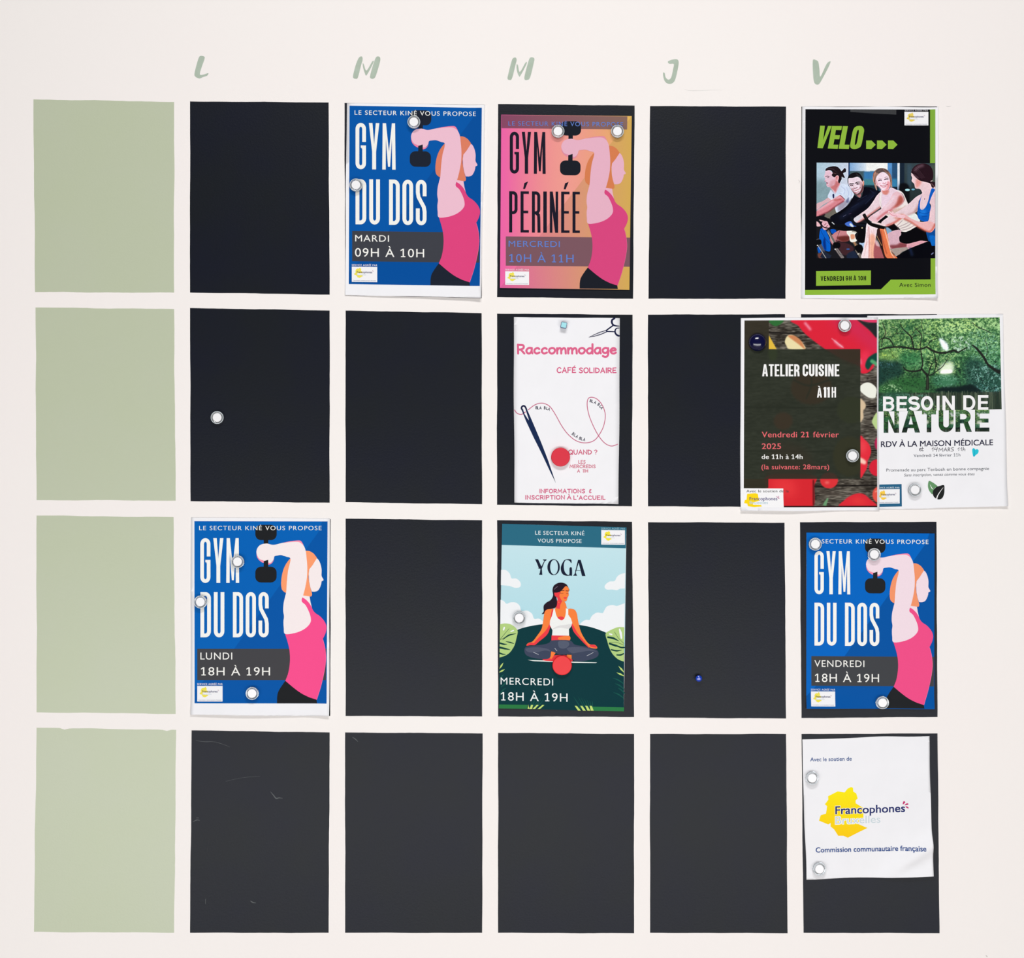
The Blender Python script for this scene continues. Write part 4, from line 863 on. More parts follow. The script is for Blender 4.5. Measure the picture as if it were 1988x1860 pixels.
# tape along the top of the cycling poster
TAPE, nt, b = new_mat('clear_tape')
b.inputs['Base Color'].default_value = (.75, .78, .8, 1); b.inputs['Roughness'].default_value = .25; b.inputs['Alpha'].default_value = .17; b.inputs['Specular IOR Level'].default_value = .6
tn = nt.nodes.new('ShaderNodeTexNoise'); tn.inputs['Scale'].default_value = 120; tm = nt.nodes.new('ShaderNodeMapRange'); tm.inputs[3].default_value = .02; tm.inputs[4].default_value = .1
nt.links.new(tn.outputs['Fac'], tm.inputs[0]); nt.links.new(tm.outputs[0], b.inputs['Alpha'])
tp = px(VV, [(500,100),(905,104),(905,150),(700,140),(500,126)])
o = slab('adhesive_tape', tp, 0.00006, TAPE, None, 0.00175)
tag(o, 'clear strip of adhesive tape along the top of the cycling poster', 'tape')

# ------------------------------------------------------------------ sewing-cafe poster
VR = (950, 600, 4.65)
rac = Sheet('sewing_poster', 'narrow white sewing cafe poster with a navy needle and pink thread', 'poster', px(VR, [(222,73),(1177,83),(1165,1762),(226,1747)]), flat, seed=31)
PK = (222, 100, 140); NV = (26, 30, 66)
A = Art(*VR, layer=1)
A.hand('Raccommodage', 258, 1142, 402, 80, 19, PK, .2)
rac.add('printed_title', A, label='rounded pink title lettering')
A = Art(*VR, layer=1)
A.hand('CAFE', 612, 778, 575, 46, 9.5, (214,90,130), .26); A.line([(762,524),(772,512)], 7, (214,90,130), 0, False)
A.hand('SOLIDAIRE', 812, 1143, 576, 44, 9.5, (214,90,130), .26)
A.hand('QUAND', 716, 922, 1311, 38, 8.5, (206,96,126), .22); A.hand('?', 948, 972, 1313, 40, 7, (206,96,126))
A.hand('LES', 805, 866, 1394, 28, 6, (206,106,130)); A.hand('MERCREDIS', 727, 956, 1435, 28, 6, (206,106,130)); A.hand('A 11H', 795, 888, 1474, 26, 6, (206,106,130))
A.hand('INFORMATIONS &', 456, 920, 1660, 33, 8, (210,96,132)); A.hand('INSCRIPTION', 328, 678, 1717, 34, 8, (210,96,132)); A.hand('A', 704, 738, 1717, 34, 8, (210,96,132)); A.line([(712,1672),(722,1676)], 6, (210,96,132), 0, False)
A.hand("L'ACCUEIL", 762, 1045, 1720, 34, 8, (210,96,132))
rac.add('printed_text', A)
A = Art(*VR, layer=2)
A.line([(228,912),(245,937),(268,949),(295,950),(325,930)], 8, (196,110,138))
A.line([(350,912),(400,872),(450,852),(500,855),(550,885),(600,960),(650,1050),(700,1120),(760,1175),(820,1203),(880,1208),(940,1190),(985,1145),(1030,1060),(1046,960),(1025,880),(980,820),(930,797),(892,810),(883,870),(900,960),(940,1060),(985,1143),(1030,1200),(1070,1228),(1110,1237),(1160,1220)], 7.5, (200,112,140), 0, True, False, False, 7)
rac.add('printed_thread', A, label='looping pink thread line')
A = Art(*VR, layer=2)
A.line([(297,912),(290,893),(300,877),(318,877),(330,895),(336,912)], 15, NV, 0, True, True)
A.poly([(288,905),(303,900),(318,948),(345,990),(357,1005),(352,985),(328,912),(340,905),(375,985),(420,1090),(470,1210),(530,1365),(600,1572),(540,1450),(470,1300),(400,1160),(330,1010)], (24,42,80))
rac.add('printed_needle', A, label='navy sewing needle')
A = Art(*VR, layer=2)
A.poly([(893,257),(940,232),(1000,205),(1058,190),(1066,198),(1060,210),(1010,232),(950,250)], NV); A.poly([(915,250),(950,234),(1005,211),(1050,198),(1054,204),(1005,226),(950,243)], (222,222,230), 1)
A.line([(1050,198),(1085,172),(1118,148)], 12, NV, 0, False, True); A.line([(1064,203),(1100,204),(1135,206)], 10, NV, 0, False, True)
A.line([(1130,85),(1108,100),(1106,125),(1120,145),(1145,153),(1172,155)], [16, 18, 14, 7], NV, 0); A.line([(1172,172),(1148,176),(1135,195),(1138,220),(1155,238),(1170,243)], [7, 12, 16, 16], NV, 0)
rac.add('printed_scissors', A, label='navy line-drawn scissors')
A = Art(*VR, layer=2)
def along(A, s, pts, cap, wd, col):
    P = [np.array(p, float) for p in smooth(pts, False, 8)]; dist = [0]
    for i in range(1, len(P)): dist.append(dist[-1] + np.linalg.norm(P[i] - P[i - 1]))
    tot = sum(HF[c][0] if c != ' ' else .5 for c in s) + .3 * (len(s) - 1); u = dist[-1] / tot; x = 0
    for c in s:
        if c == ' ': x += .8 * u; continue
        d = x + HF[c][0] * u / 2; i = min(max(int(np.searchsorted(dist, d)), 1), len(P) - 1); t = P[i] - P[i - 1]; t /= np.linalg.norm(t) + 1e-9
        n = np.array((t[1], -t[0])); o = P[i] - t * HF[c][0] * u / 2
        for cv, Q in HF[c][1]:
            Q = smooth(Q, cv == 2, 4) if cv else Q
            A.many(stroke([tuple(o + t * q[0] * u + n * q[1] * cap) for q in Q], wd, cv == 2, cv != 2), col)
        x += (HF[c][0] + .3) * u
for p in ([(414,902),(450,905),(500,905),(542,917)], [(744,1132),(775,1155),(815,1178),(858,1190)], [(904,838),(945,852),(985,875),(1010,905)]): A.mark(); along(A, 'BLA BLA', p, 24, 5, (30,30,60))
rac.add('printed_captions', A, label='small curved navy lettering')

# ------------------------------------------------------------------ yoga poster
VY = (950, 1000, 4.65)
yog = Sheet('yoga_poster', 'yoga poster with a seated meditating woman on a dark green hill', 'poster', px(VY, [(116,78),(1238,111),(1214,1770),(86,1744)]),
            lambda u, v: 0.0004 + 0.0014 * (max(0, v - .95) / .05) + .0004 * math.exp(-((u - .5) / .2) ** 2) * (1 - v), seed=41, wave=.05)
q = px(VY, [(116,78),(1238,111),(1214,1770),(86,1744)])
A = Art(*VY, layer=1)
A.poly([(112,270),(1233,300),(1222,1250),(96,1250)], lambda p: tuple(np.array((196, 228, 236.)) * (1 - (p[1] - 270) / 980) + np.array((172, 218, 230.)) * ((p[1] - 270) / 980)))
yog.add('printed_sky', A)
A = Art(*VY, layer=1); A.poly([(116,78),(1238,111),(1233,300),(112,270)], (42,106,130)); yog.add('printed_header', A)
A = Art(*VY, layer=2); WH = (240, 243, 246)
A.poly([(106,495)] + smooth([(106,495),(150,497),(185,530),(200,570),(240,572),(272,595),(285,625),(275,650),(240,657),(210,650),(180,640),(104,632)], False), WH)
A.mark(); A.poly(smooth([(1226,522),(1180,535),(1150,560),(1130,595),(1085,600),(1050,625),(1040,650),(1060,672),(1110,672),(1150,678),(1180,665),(1223,662)], False), WH)
A.mark(); A.poly(smooth([(101,765),(130,775),(155,800),(190,788),(240,790),(275,820),(290,865),(340,862),(385,890),(405,935),(450,935),(490,965),(520,1010)], False) + [(520,1090),(98,1090)], WH)
A.mark(); A.poly(smooth([(1222,795),(1180,810),(1150,820),(1110,812),(1060,825),(1032,870),(1020,885),(970,880),(925,910),(905,945),(870,945),(830,970),(800,1010)], False) + [(800,1090),(1220,1090)], WH)
yog.add('printed_cloud', A)
A = Art(*VY, layer=3)
A.poly(smooth([(91,1120),(180,1070),(280,1025),(380,1000),(480,985),(600,978),(720,980),(820,992),(930,1015),(1040,1055),(1130,1100),(1217,1150)], False) + [(1214,1770),(86,1744)], (6, 56, 62))
for a in ([(760,1640),(800,1700),(820,1745)], [(420,1640),(400,1690),(390,1730)]): A.line(a, [2, 14], (18, 82, 74), 1)
for x, y, dx in ((1115,1470,95),(1135,1520,80),(1160,1560,60),(1120,1600,90),(130,1440,-40),(180,1500,-70),(150,1560,-50)):
    A.line([(x, y), (x + dx * .5, y + 18), (x + dx, y + 50)], [2, 12, 8], (20, 84, 76), 1)
for i in range(6): A.line([(800 + i * 26, 1640 + 8 * i), (830 + i * 20, 1690), (850 + i * 16, 1730)], [1, 9], (20, 84, 74), 1)
for i in range(5): A.line([(500 - i * 30, 1640 + 8 * i), (470 - i * 22, 1690), (440 - i * 18, 1720)], [1, 9], (20, 84, 74), 1)
yog.add('printed_hill', A)
A = Art(*VY, layer=5); LG = (178, 208, 130); LV = (9, 60, 58)
A.poly([(97,985)] + smooth([(97,985),(140,978),(190,985),(235,1015),(256,1050),(245,1110),(225,1180),(185,1240),(140,1270),(92,1285)], False), LG)
for a, wd in (([(120,1125),(175,1085),(240,1070)], [4, 14, 3]), ([(95,1155),(130,1165),(160,1165)], [14, 14, 3]), ([(150,1140),(190,1150),(222,1160)], [3, 12, 3]), ([(95,1195),(140,1205),(188,1215)], [18, 16, 3]), ([(92,1245),(120,1255),(148,1258)], [14, 12, 3]), ([(128,1035),(135,1015)], 14)): A.line(a, wd, WH if wd == 14 else LV, 1)
A.line([(98,1120),(140,1070),(178,1025)], 3, LV, 1); A.line([(98,1125),(150,1100)], 3, LV, 1); A.line([(195,1050),(218,1042)], 10, WH, 1)
A.mark(); A.poly(smooth([(1218,1012),(1160,1012),(1100,1035),(1055,1062),(1050,1090),(1062,1130),(1080,1190),(1110,1250),(1160,1300),(1214,1322)], False), LG)
for a, wd in (([(1070,1102),(1120,1112),(1170,1138)], [16, 18, 3]), ([(1085,1160),(1140,1178),(1188,1190)], [16, 18, 3]), ([(1100,1215),(1150,1225),(1195,1218)], [12, 14, 3]), ([(1150,1262),(1185,1262),(1212,1250)], [10, 14, 10]), ([(1150,1185),(1190,1195),(1216,1195)], [3, 14, 14])): A.line(a, wd, LV, 1)
A.line([(1130,1055),(1165,1110),(1216,1160)], 3, LV, 1); A.line([(1080,1150),(1150,1150),(1216,1175)], 3, LV, 1); A.line([(1175,1030),(1185,1065),(1192,1110)], [12, 22, 14], WH, 1); A.line([(1085,1072),(1105,1078)], 12, WH, 1)
A.mark()
for a, b in (((93,1385),(126,1332)), ((90,1418),(140,1392)), ((1216,1420),(1166,1362)), ((1216,1452),(1148,1420))): A.line([a, ((a[0]+b[0])/2, (a[1]+b[1])/2), b], [4, 16, 1], (190, 216, 120), 0, False, False); A.mark()
A.mark(); A.poly([(88,1708),(345,1712),(340,1748),(86,1744)], (42,120,66)); A.mark(); A.poly([(930,1728),(1216,1735),(1214,1770),(926,1765)], (44,124,70))
for a, b in ((355,345),(395,378),(445,405),(497,450)): A.mark(); A.poly([(a, 1712), (a - (4 if a == 355 else -2), 1712), (b + 18, 1748), (b, 1748)] if a == 355 else [(a - 18, 1712), (a, 1713), (b + 6, 1750), (b - 16, 1750)], (196,222,120))
for a, b in ((770,800),(820,845),(865,885),(905,915)): A.mark(); A.poly([(a, 1720), (a + 20, 1722), (b + 26, 1765), (b, 1764)], (196,222,120))
yog.add('printed_leaf', A)
A = Art(*VY, layer=6); SK = (248, 130, 62); SR = (236, 62, 70); PT = (62, 70, 92)
A.poly([(345,1307),(500,1312),(740,1322),(972,1330),(960,1335),(700,1332),(400,1318)], (226,232,228))
A.poly(smooth([(500,1292),(560,1270),(640,1262),(700,1268),(745,1300),(740,1322),(640,1322),(490,1312)]), SR)
A.poly([(552,1228),(600,1240),(560,1300),(545,1290)], SK); A.poly([(700,1260),(742,1262),(742,1300),(700,1285)], SK)
A.poly([(562,1085),(722,1088),(722,1132),(560,1130)], SR); A.sm([(640,1098),(722,1090),(722,1132),(640,1128),(618,1112)], SK, 1)
A.sm([(565,1130),(722,1130),(770,1168),(860,1185),(950,1205),(985,1240),(972,1280),(900,1308),(800,1320),(745,1300),(742,1258),(700,1255),(650,1265),(600,1245),(560,1230),(548,1285),(500,1300),(400,1290),(335,1265),(316,1225),(330,1190),(400,1178),(500,1165),(545,1148)], PT, 2)
A.sm([(625,1140),(700,1138),(722,1165),(700,1195),(660,1205),(628,1190)], (84,92,112), 3); A.sm([(330,1205),(420,1192),(520,1205),(552,1230),(500,1222),(420,1240),(350,1235)], (82,88,108), 3); A.sm([(700,1200),(800,1190),(900,1205),(975,1235),(900,1225),(800,1240),(742,1245)], (82,88,108), 3)
A.line([(398,1238),(444,1258)], 3, (216,220,226), 4, False); A.line([(880,1270),(938,1240)], 3, (216,220,226), 4, False); A.line([(590,1200),(610,1226)], 3, (216,220,226), 4, False)
yog.add('printed_legs', A)
A = Art(*VY, layer=10)
A.sm([(545,842),(510,855),(495,890),(485,960),(470,1030),(430,1090),(390,1140),(350,1155),(335,1178),(380,1170),(410,1170),(440,1130),(500,1065),(535,1010),(560,940),(580,860)], SK)
A.sm([(570,840),(555,900),(545,970),(510,1040),(440,1110),(395,1165),(412,1172),(450,1140),(520,1080),(550,1010),(575,900)], SR, 1)
A.sm([(710,850),(765,852),(790,890),(800,950),(825,1050),(870,1130),(905,1165),(950,1170),(972,1190),(965,1205),(900,1190),(850,1130),(790,1060),(750,990),(725,920)], SK)
A.sm([(742,985),(760,1050),(820,1120),(890,1190),(900,1190),(850,1130),(795,1062),(755,990)], SR, 1); A.sm([(905,1170),(950,1172),(970,1195),(920,1190)], SR, 1); A.sm([(335,1178),(355,1156),(395,1152),(410,1172),(370,1174)], SR, 1)
A.poly([(595,845),(612,780),(675,775),(690,800),(700,840),(720,860),(715,950),(560,950),(570,850)], SK); A.poly([(602,840),(612,770),(660,772),(640,810),(635,848)], SR, 1)
A.poly([(590,845)] + smooth([(600,890),(615,925),(650,948),(680,925),(690,880),(690,840)], False) + [(712,848),(712,900),(735,930),(748,970),(740,1000),(718,1030),(720,1088),(566,1086),(570,1040),(545,990),(548,950),(565,910),(580,850)], (240,242,240), 2)
A.sm([(570,1030),(620,1000),(690,990),(740,985),(718,1025),(640,1015)], (222,222,222), 3); A.sm([(615,925),(650,915),(678,930),(650,948)], SR, 3)
yog.add('printed_torso', A)
A = Art(*VY, layer=15)
A.sm([(655,610),(690,622),(714,655),(712,690),(600,702),(605,740),(612,790),(600,832),(560,845),(520,852),(500,870),(495,888),(474,892),(490,870),(490,820),(515,790),(555,765),(575,725),(570,680),(580,640),(615,615)], (36,22,36))
A.sm([(716,660),(714,700),(716,725),(705,745),(698,770),(680,779),(650,770),(625,790),(610,740),(600,715),(606,695),(640,690),(670,660),(690,640)], SK, 1)
A.sm([(586,700),(600,694),(640,690),(632,730),(650,770),(625,785),(610,742),(592,730)], SR, 2)
A.sm([(640,690),(670,655),(690,640),(700,630),(680,618),(640,612),(600,640),(575,690),(600,700)], (36,22,36), 3)
A.line([(586,670),(600,655),(616,645)], 3, (150,130,150), 4); A.line([(640,682),(675,680)], 5, (36,22,36), 4, False); A.line([(690,682),(712,684)], 5, (36,22,36), 4, False)
A.line([(638,700),(650,706),(668,705)], 3, (110,30,40), 4); A.line([(694,705),(705,709),(714,705)], 3, (110,30,40), 4); A.sm([(668,745),(685,740),(702,744),(685,756)], SR, 4)
yog.add('printed_head', A)
A = Art(*VY, layer=4); YC = (22, 30, 52)
A.poly([(412,398),(440,399),(472,468),(464,486),(446,478),(432,440)], YC)
A.poly([(484,400),(516,400),(516,408),(500,418),(474,484),(478,540),(448,538),(456,520),(462,480),(496,412),(484,408)], YC); A.line([(440,478),(455,482),(468,478)], 4, YC)
A.poly(smooth(ellipse(580,470,56,72)), YC, 0, [smooth(ellipse(584,470,35,66))[::-1]]); 
A.poly(smooth([(700,405),(725,415),(738,435),(742,425),(738,402),(705,398),(672,412),(645,470),(655,525),(690,547),(730,546),(746,544),(744,475),(724,478),(722,535),(700,535),(678,505),(672,450),(682,415)], True, 3), YC)
A.poly([(800,404),(824,404),(868,550),(836,550),(806,430),(780,520),(792,548),(756,547),(770,530)], YC); A.line([(775,498),(820,500)], 3, YC, 0, False)
yog.add('printed_title', A, label='navy display title lettering')
A = Art(*VY, layer=4)
A.text('LE SECTEUR KINÉ', 414, 858, 176, 34, (232,240,242), .003, 1.1, 0, .014); A.text('VOUS PROPOSE', 436, 833, 246, 34, (232,240,242), .003, 1.1, 0, .014)
yog.add('printed_heading', A)
A = Art(*VY, layer=7)
A.text('MERCREDI', 102, 576, 1528, 62, (240,244,244), 0, 1.12, 0, .02); A.text('18H À 19H', 104, 706, 1672, 74, (240,244,244), 0, 1.12, 0, .02)
yog.add('printed_text', A)
A = Art(*VY, layer=4); mini_logo(A, 1010, 135, 1224, 266, .01, (150,190,205), (244,230,60)); yog.add('printed_logo', A)

# ------------------------------------------------------------------ nature-walk poster (under the cooking poster's edge)
VN = (1680, 600, 4.65)
nat = Sheet('nature_poster', 'white nature walk poster with a green woodland photograph', 'poster', px(VN, [(16,62),(1240,46),(1280,1780),(20,1812)]),
            lambda u, v: 0.0004 + 0.0035 * (max(0, v - .88) / .12) * max(0, (u - .2) / .8) + .0012 * max(0, u - .93) / .07, seed=51)
def woods(tile=False):
    W_ = 8.05   # view of region (1700,612), 7.952 per px
    c = Canvas(38, 40, 1945, 1480, 7.952, 1.7, (70, 110, 70)); H, W = c.H, c.W
    yy = np.linspace(0, 1, H)[:, None]; xx = np.linspace(0, 1, W)[None, :]
    n1 = vnoise(H, W, 40, 40, 3); n2 = vnoise(H, W, 7, 7, 3, .8); n3 = vnoise(H, W, 4, 4, 2, .9)
    up = np.clip(1.1 - 1.25 * yy + .15 * (xx - .4), 0, 1)
    lum = .26 + .42 * up + (n1 - .5) * .5 + (n2 - .5) * 1.0 * (.35 + up) + (n3 - .5) * .5 * (.3 + up)
    dark = np.array((14, 34, 26.)); mid = np.array((58, 104, 58.)); hi = np.array((160, 196, 132.))
    t = np.clip(lum, 0, 1)[..., None]; a = np.where(t < .5, dark + (mid - dark) * t * 2, mid + (hi - mid) * (t - .5) * 2)
    cool = np.clip(xx * 1.3 - .35 + (n1 - .5), 0, 1)[..., None] * np.clip(yy * 2, 0, 1)[..., None]
    a = a * (1 - cool * .6) + (a * (.85, 1.0, 1.12) + (0, 6, 12)) * cool * .6; c.a = a
    p, L = c.put, c.line
    NZ = [vnoise(H, W, 5, 5, 3, .9), vnoise(H, W, 3.5, 5, 2, .9), vnoise(H, W, 8, 6, 3, .8)]
    def leaf_spots(x0, y0, x1, y1, n, col, r=(5, 12), al=.8):
        m = c.mask(smooth([(x0 + (x1 - x0) * .1, y0), (x1 - (x1 - x0) * .15, y0 + 5), (x1, (y0 + y1) / 2), (x1 - (x1 - x0) * .1, y1), (x0 + (x1 - x0) * .12, y1 - 4), (x0, (y0 + y1) / 2)]), 14)
        if m is None: return
        sl, m = m; z = NZ[n % 3][sl]
        thr = np.quantile(z, .66); k = np.clip((z - thr) * 9, 0, 1)[..., None] * m[..., None] * al
        c.a[sl] = c.a[sl] * (1 - k) + np.array(col, float) * k
    def shade_spots(x0, y0, x1, y1, col, q=.3, al=.7):
        m = c.mask(rect(x0, y0, x1, y1), 20); sl, m = m; z = NZ[1][sl]; k = np.clip((np.quantile(z, q) - z) * 5, 0, 1)[..., None] * m[..., None] * al
        c.a[sl] = c.a[sl] * (1 - k) + np.array(col, float) * k
    p([(420,120),(620,180),(600,330),(440,300)], (48,108,70), 40, .6); p([(400,560),(680,600),(640,760),(420,740)], (44,108,66), 40, .7)
    p([(990,350),(1060,390),(1110,440),(1130,540),(1060,520),(1010,430)], (222,236,242), 14, .95); p([(1000,780),(1180,720),(1190,880),(1010,900)], (216,226,206), 26, .85); p([(1040,850),(1170,845),(1170,890),(1010,895)], (240,236,236), 8, .9)
    leaf_spots(1000, 330, 1500, 560, 170, (190, 212, 200)); leaf_spots(60, 60, 1000, 560, 260, (158, 196, 110), (4, 10)); leaf_spots(900, 60, 1600, 260, 130, (176, 206, 126)); leaf_spots(60, 230, 240, 320, 16, (220, 220, 150)); leaf_spots(60, 560, 330, 660, 50, (176, 204, 96))
    leaf_spots(1450, 250, 1900, 700, 120, (120, 168, 146)); leaf_spots(780, 560, 1300, 900, 160, (150, 182, 116), (4, 10))
    p([(38,690),(200,680),(400,720),(420,900),(300,960),(200,1000),(38,1060)], (20,48,46), 30, .85); leaf_spots(50, 690, 300, 800, 60, (64, 104, 110), (4, 9))
    p([(1420,700),(1600,680),(1750,800),(1944,850),(1944,1250),(1700,1200),(1450,1150),(1380,900)], (30,62,58), 40, .75); leaf_spots(1480, 780, 1940, 1240, 260, (124, 172, 160), (4, 11)); leaf_spots(1500, 1080, 1900, 1230, 60, (90, 140, 140))
    p([(880,960),(1050,930),(1250,960),(1330,1050),(1200,1080),(1000,1100),(900,1080)], (52,104,74), 20, .9); leaf_spots(900, 930, 1280, 1010, 70, (120, 168, 140), (3, 8))
    p([(200,1020),(400,970),(600,960),(760,980),(760,1100),(500,1090),(300,1070)], (40,88,46), 18, .85); p([(90,1080),(300,1060),(560,1100),(740,1150),(740,1200),(500,1180),(100,1180)], (50,100,54), 14, .85); leaf_spots(100, 1060, 400, 1180, 70, (150, 180, 140), (3, 8))
    p([(900,1160),(1050,1110),(1250,1110),(1480,1080),(1620,1180),(1600,1220),(1300,1200),(1000,1190)], (12,24,26), 14, .95); leaf_spots(960, 1060, 1240, 1110, 50, (120, 170, 150), (3, 8))
    p(rect(38,1195,1945,1480), (30,40,34), 8, .85, False)
    for x in range(120, 1945, 24):
        if x < 520 and _rs.rand() < .5: continue
        L([(x + _rs.uniform(-6, 6), 1165 + _rs.uniform(0, 50)), (x, 1480)], _rs.uniform(5, 12), np.array((110, 118, 96)) * _rs.uniform(.45, 1.15), 3, .8, False)
    p([(100,1200),(500,1210),(520,1480),(60,1480)], (40,84,62), 24, .7); leaf_spots(60, 1220, 900, 1470, 130, (80, 130, 110), (4, 10)); leaf_spots(600, 1380, 1200, 1480, 60, (130, 176, 110), (4, 9))
    shade_spots(40, 40, 1944, 700, (22, 52, 30), .36, .7); shade_spots(40, 700, 1000, 1190, (8, 24, 18), .45, .5); shade_spots(1250, 700, 1944, 1190, (8, 22, 20), .45, .6)
    p([(1000,355),(1060,390),(1115,440),(1130,530),(1060,520),(1010,430)], (226,238,244), 12, .8); p([(1010,800),(1180,740),(1185,880),(1010,900)], (214,226,200), 24, .55); p([(1040,850),(1170,845),(1170,890),(1010,895)], (242,238,238), 7, .9)
    p([(60,560),(330,540),(330,660),(60,660)], (168,196,96), 30, .35); p([(120,60),(700,80),(720,300),(150,420)], (30,66,40), 60, .25)
    B = (24, 26, 24)
    for a, wd in (([(50,515),(200,480),(420,480),(590,510),(700,515),(800,475)], [22,26,26,30,26,22]), ([(790,480),(880,540),(980,575),(1100,580)], [26,32,30,34]), ([(1090,585),(1150,558),(1230,545),(1280,575),(1340,545),(1420,500)], [20,26,28,20,16]), ([(60,355),(150,330),(230,370),(280,470)], [14,18,16,18]), ([(95,90),(150,220),(140,290),(100,370),(90,470)], [10,14,12,12,14]),
                  ([(385,100),(410,180),(510,280),(555,340),(590,510)], [8,12,20,24,22]), ([(550,350),(620,300),(700,290)], [12,10,8]), ([(600,170),(680,250),(715,310),(700,420),(695,510)], [10,14,16,12,12]), ([(700,530),(715,640),(730,740),(705,820)], [16,18,20,26]), ([(425,785),(480,840),(600,860),(690,840),(715,820)], [16,22,26,30,30]), ([(705,815),(760,880),(800,940),(800,1150)], [26,32,40,52]),
                  ([(820,930),(840,820),(880,740)], [22,18,12]), ([(900,560),(930,680),(930,780),(910,870)], [10,14,12,10]), ([(830,930),(920,880),(1040,790),(1130,650)], [14,14,12,6]), ([(1150,600),(1200,555),(1270,575)], [10,14,10]), ([(820,460),(840,410),(900,370),(980,345)], [14,14,10,5]), ([(1495,460),(1580,530),(1680,660),(1740,770),(1850,860),(1930,900)], [16,34,40,36,44,60]), ([(1500,110),(1600,190),(1720,240),(1800,290)], [8,12,12,8]),
                  ([(1700,380),(1740,520),(1720,640)], [6,9,8]), ([(230,150),(330,200),(330,260),(440,270)], [6,9,8,8]), ([(240,340),(280,280),(340,262)], [6,8,6]), ([(560,300),(600,230),(640,190),(720,170)], [8,8,6,4]), ([(720,60),(720,170),(760,270),(900,290),(980,345)], [6,8,6,6,4]), ([(600,450),(690,470)], [6,6]), ([(630,400),(700,405)], [7,7]), ([(240,590),(320,650)], [5,7]), ([(1000,580),(960,700),(920,840)], [5,7,7])):
        L(a, wd, B, 2, .95)
    L([(800,950),(800,1140)], 16, (72, 82, 62), 6, .6)
    return np.clip(blur(c.a, .35) * 1.14 + 3, 0, 255)
WOODS = woods()
nat.photo('printed_photograph', WOODS, px(VN, [(118,95),(1210,76),(1228,905),(114,926)]), 1, label='printed woodland photograph with dark branches')
def wsamp(p):
    u = ((p[0] - 163) / 240.0) % 1.0; v = .12 + .8 * (p[1] - 912) / 205.0
    h, w_ = WOODS.shape[:2]; return tuple(WOODS[min(int(max(v, 0) * h), h - 1), int((.2 + .6 * u) * (w_ - 1))] * .8)
def vshape(A, ch, x0, x1, y0, y1, t, col, k):
    """wide grotesque capital"""
    w_ = x1 - x0; ry = (y1 - y0 - t) / 2; cx = (x0 + x1) / 2; rx = (w_ - t) / 2; cy = (y0 + y1) / 2; hb = t * .86
    if ch == 'S': o = stroke(arc(cx, y0 + t / 2 + ry * .48, rx * .96, ry * .48, -18, -262, 14) + arc(cx, y1 - t / 2 - ry * .52, rx, ry * .52, -82, 162, 14), t)
    elif ch == 'O': o = stroke(ellipse(cx, cy, rx, ry, 36), t * 1.02, True)
    elif ch == 'B': o = [rect(x0, y0, x0 + t, y1)] + stroke([(x0 + t * .9, y0 + hb / 2)] + arc(cx, y0 + hb / 2 + ry * .46, rx * .9, ry * .46, -90, 90, 10) + [(x0 + t * .9, y0 + hb / 2 + ry * .92)], hb) + stroke([(x0 + t * .9, y0 + hb / 2 + ry * .92)] + arc(cx + t * .1, y1 - hb / 2 - (2 * ry + t - hb - ry * .92) / 2, rx * .9, (2 * ry + t - hb - ry * .92) / 2, -90, 90, 10) + [(x0 + t * .9, y1 - hb / 2)], hb)
    elif ch == 'D': o = [rect(x0, y0, x0 + t, y1)] + stroke([(x0 + t * .9, y0 + hb / 2)] + arc(cx - t * .1, cy, x1 - t / 2 - cx + t * .1, (y1 - y0 - hb) / 2, -90, 90, 16) + [(x0 + t * .9, y1 - hb / 2)], hb * 1.05)
    elif ch == 'R': o = [rect(x0, y0, x0 + t, y1)] + stroke([(x0 + t * .9, y0 + hb / 2)] + arc(cx, y0 + hb / 2 + ry * .55, rx * .85, ry * .55, -90, 90, 10) + [(x0 + t * .9, y0 + hb / 2 + ry * 1.1)], hb) + [[(cx - t * .3, y0 + ry * 1.1), (cx + t * .7, y0 + ry * 1.1), (x1, y1), (x1 - t * 1.15, y1)]]
    elif ch == 'U': o = stroke([(x0 + t / 2, y0)] + arc(cx, y1 - t / 2 - rx, rx, rx, 180, 0, 14) + [(x1 - t / 2, y0)], t)
    elif ch == 'I': o = [rect(x0, y0, x1, y1)]
    elif ch == 'T': o = [rect(x0, y0, x1, y0 + hb), rect(cx - t / 2, y0 + hb, cx + t / 2, y1)]
    elif ch == 'A': o = [[(cx - t * .55, y0), (cx + t * .55, y0), (x1, y1), (x1 - t * 1.1, y1), (cx, y0 + t * 1.1), (x0 + t * 1.1, y1), (x0, y1)], rect(x0 + w_ * .25, y1 - t * 1.75, x1 - w_ * .25, y1 - t * .95)]
    elif ch == 'N': o = [rect(x0, y0, x0 + t, y1), rect(x1 - t, y0, x1, y1), [(x0 + t * .8, y0), (x0 + t, y0), (x1 - t, y1 - t * 1.6), (x1 - t * .9, y1), (x1 - t, y1), (x0 + t * .9, y0 + t * 1.6)]]
    elif ch == 'E': o = [rect(x0, y0, x0 + t, y1), rect(x0 + t, y0, x1, y0 + hb), rect(x0 + t, y1 - hb, x1, y1), rect(x0 + t, cy - hb / 2, x1 - t * .2, cy + hb / 2)]
    for p in o:
        if k and callable(col):      # picture-filled lettering: cut finely so the foliage shows in it
            cut_fill(A, p, col)
        else: A.poly(p, col)
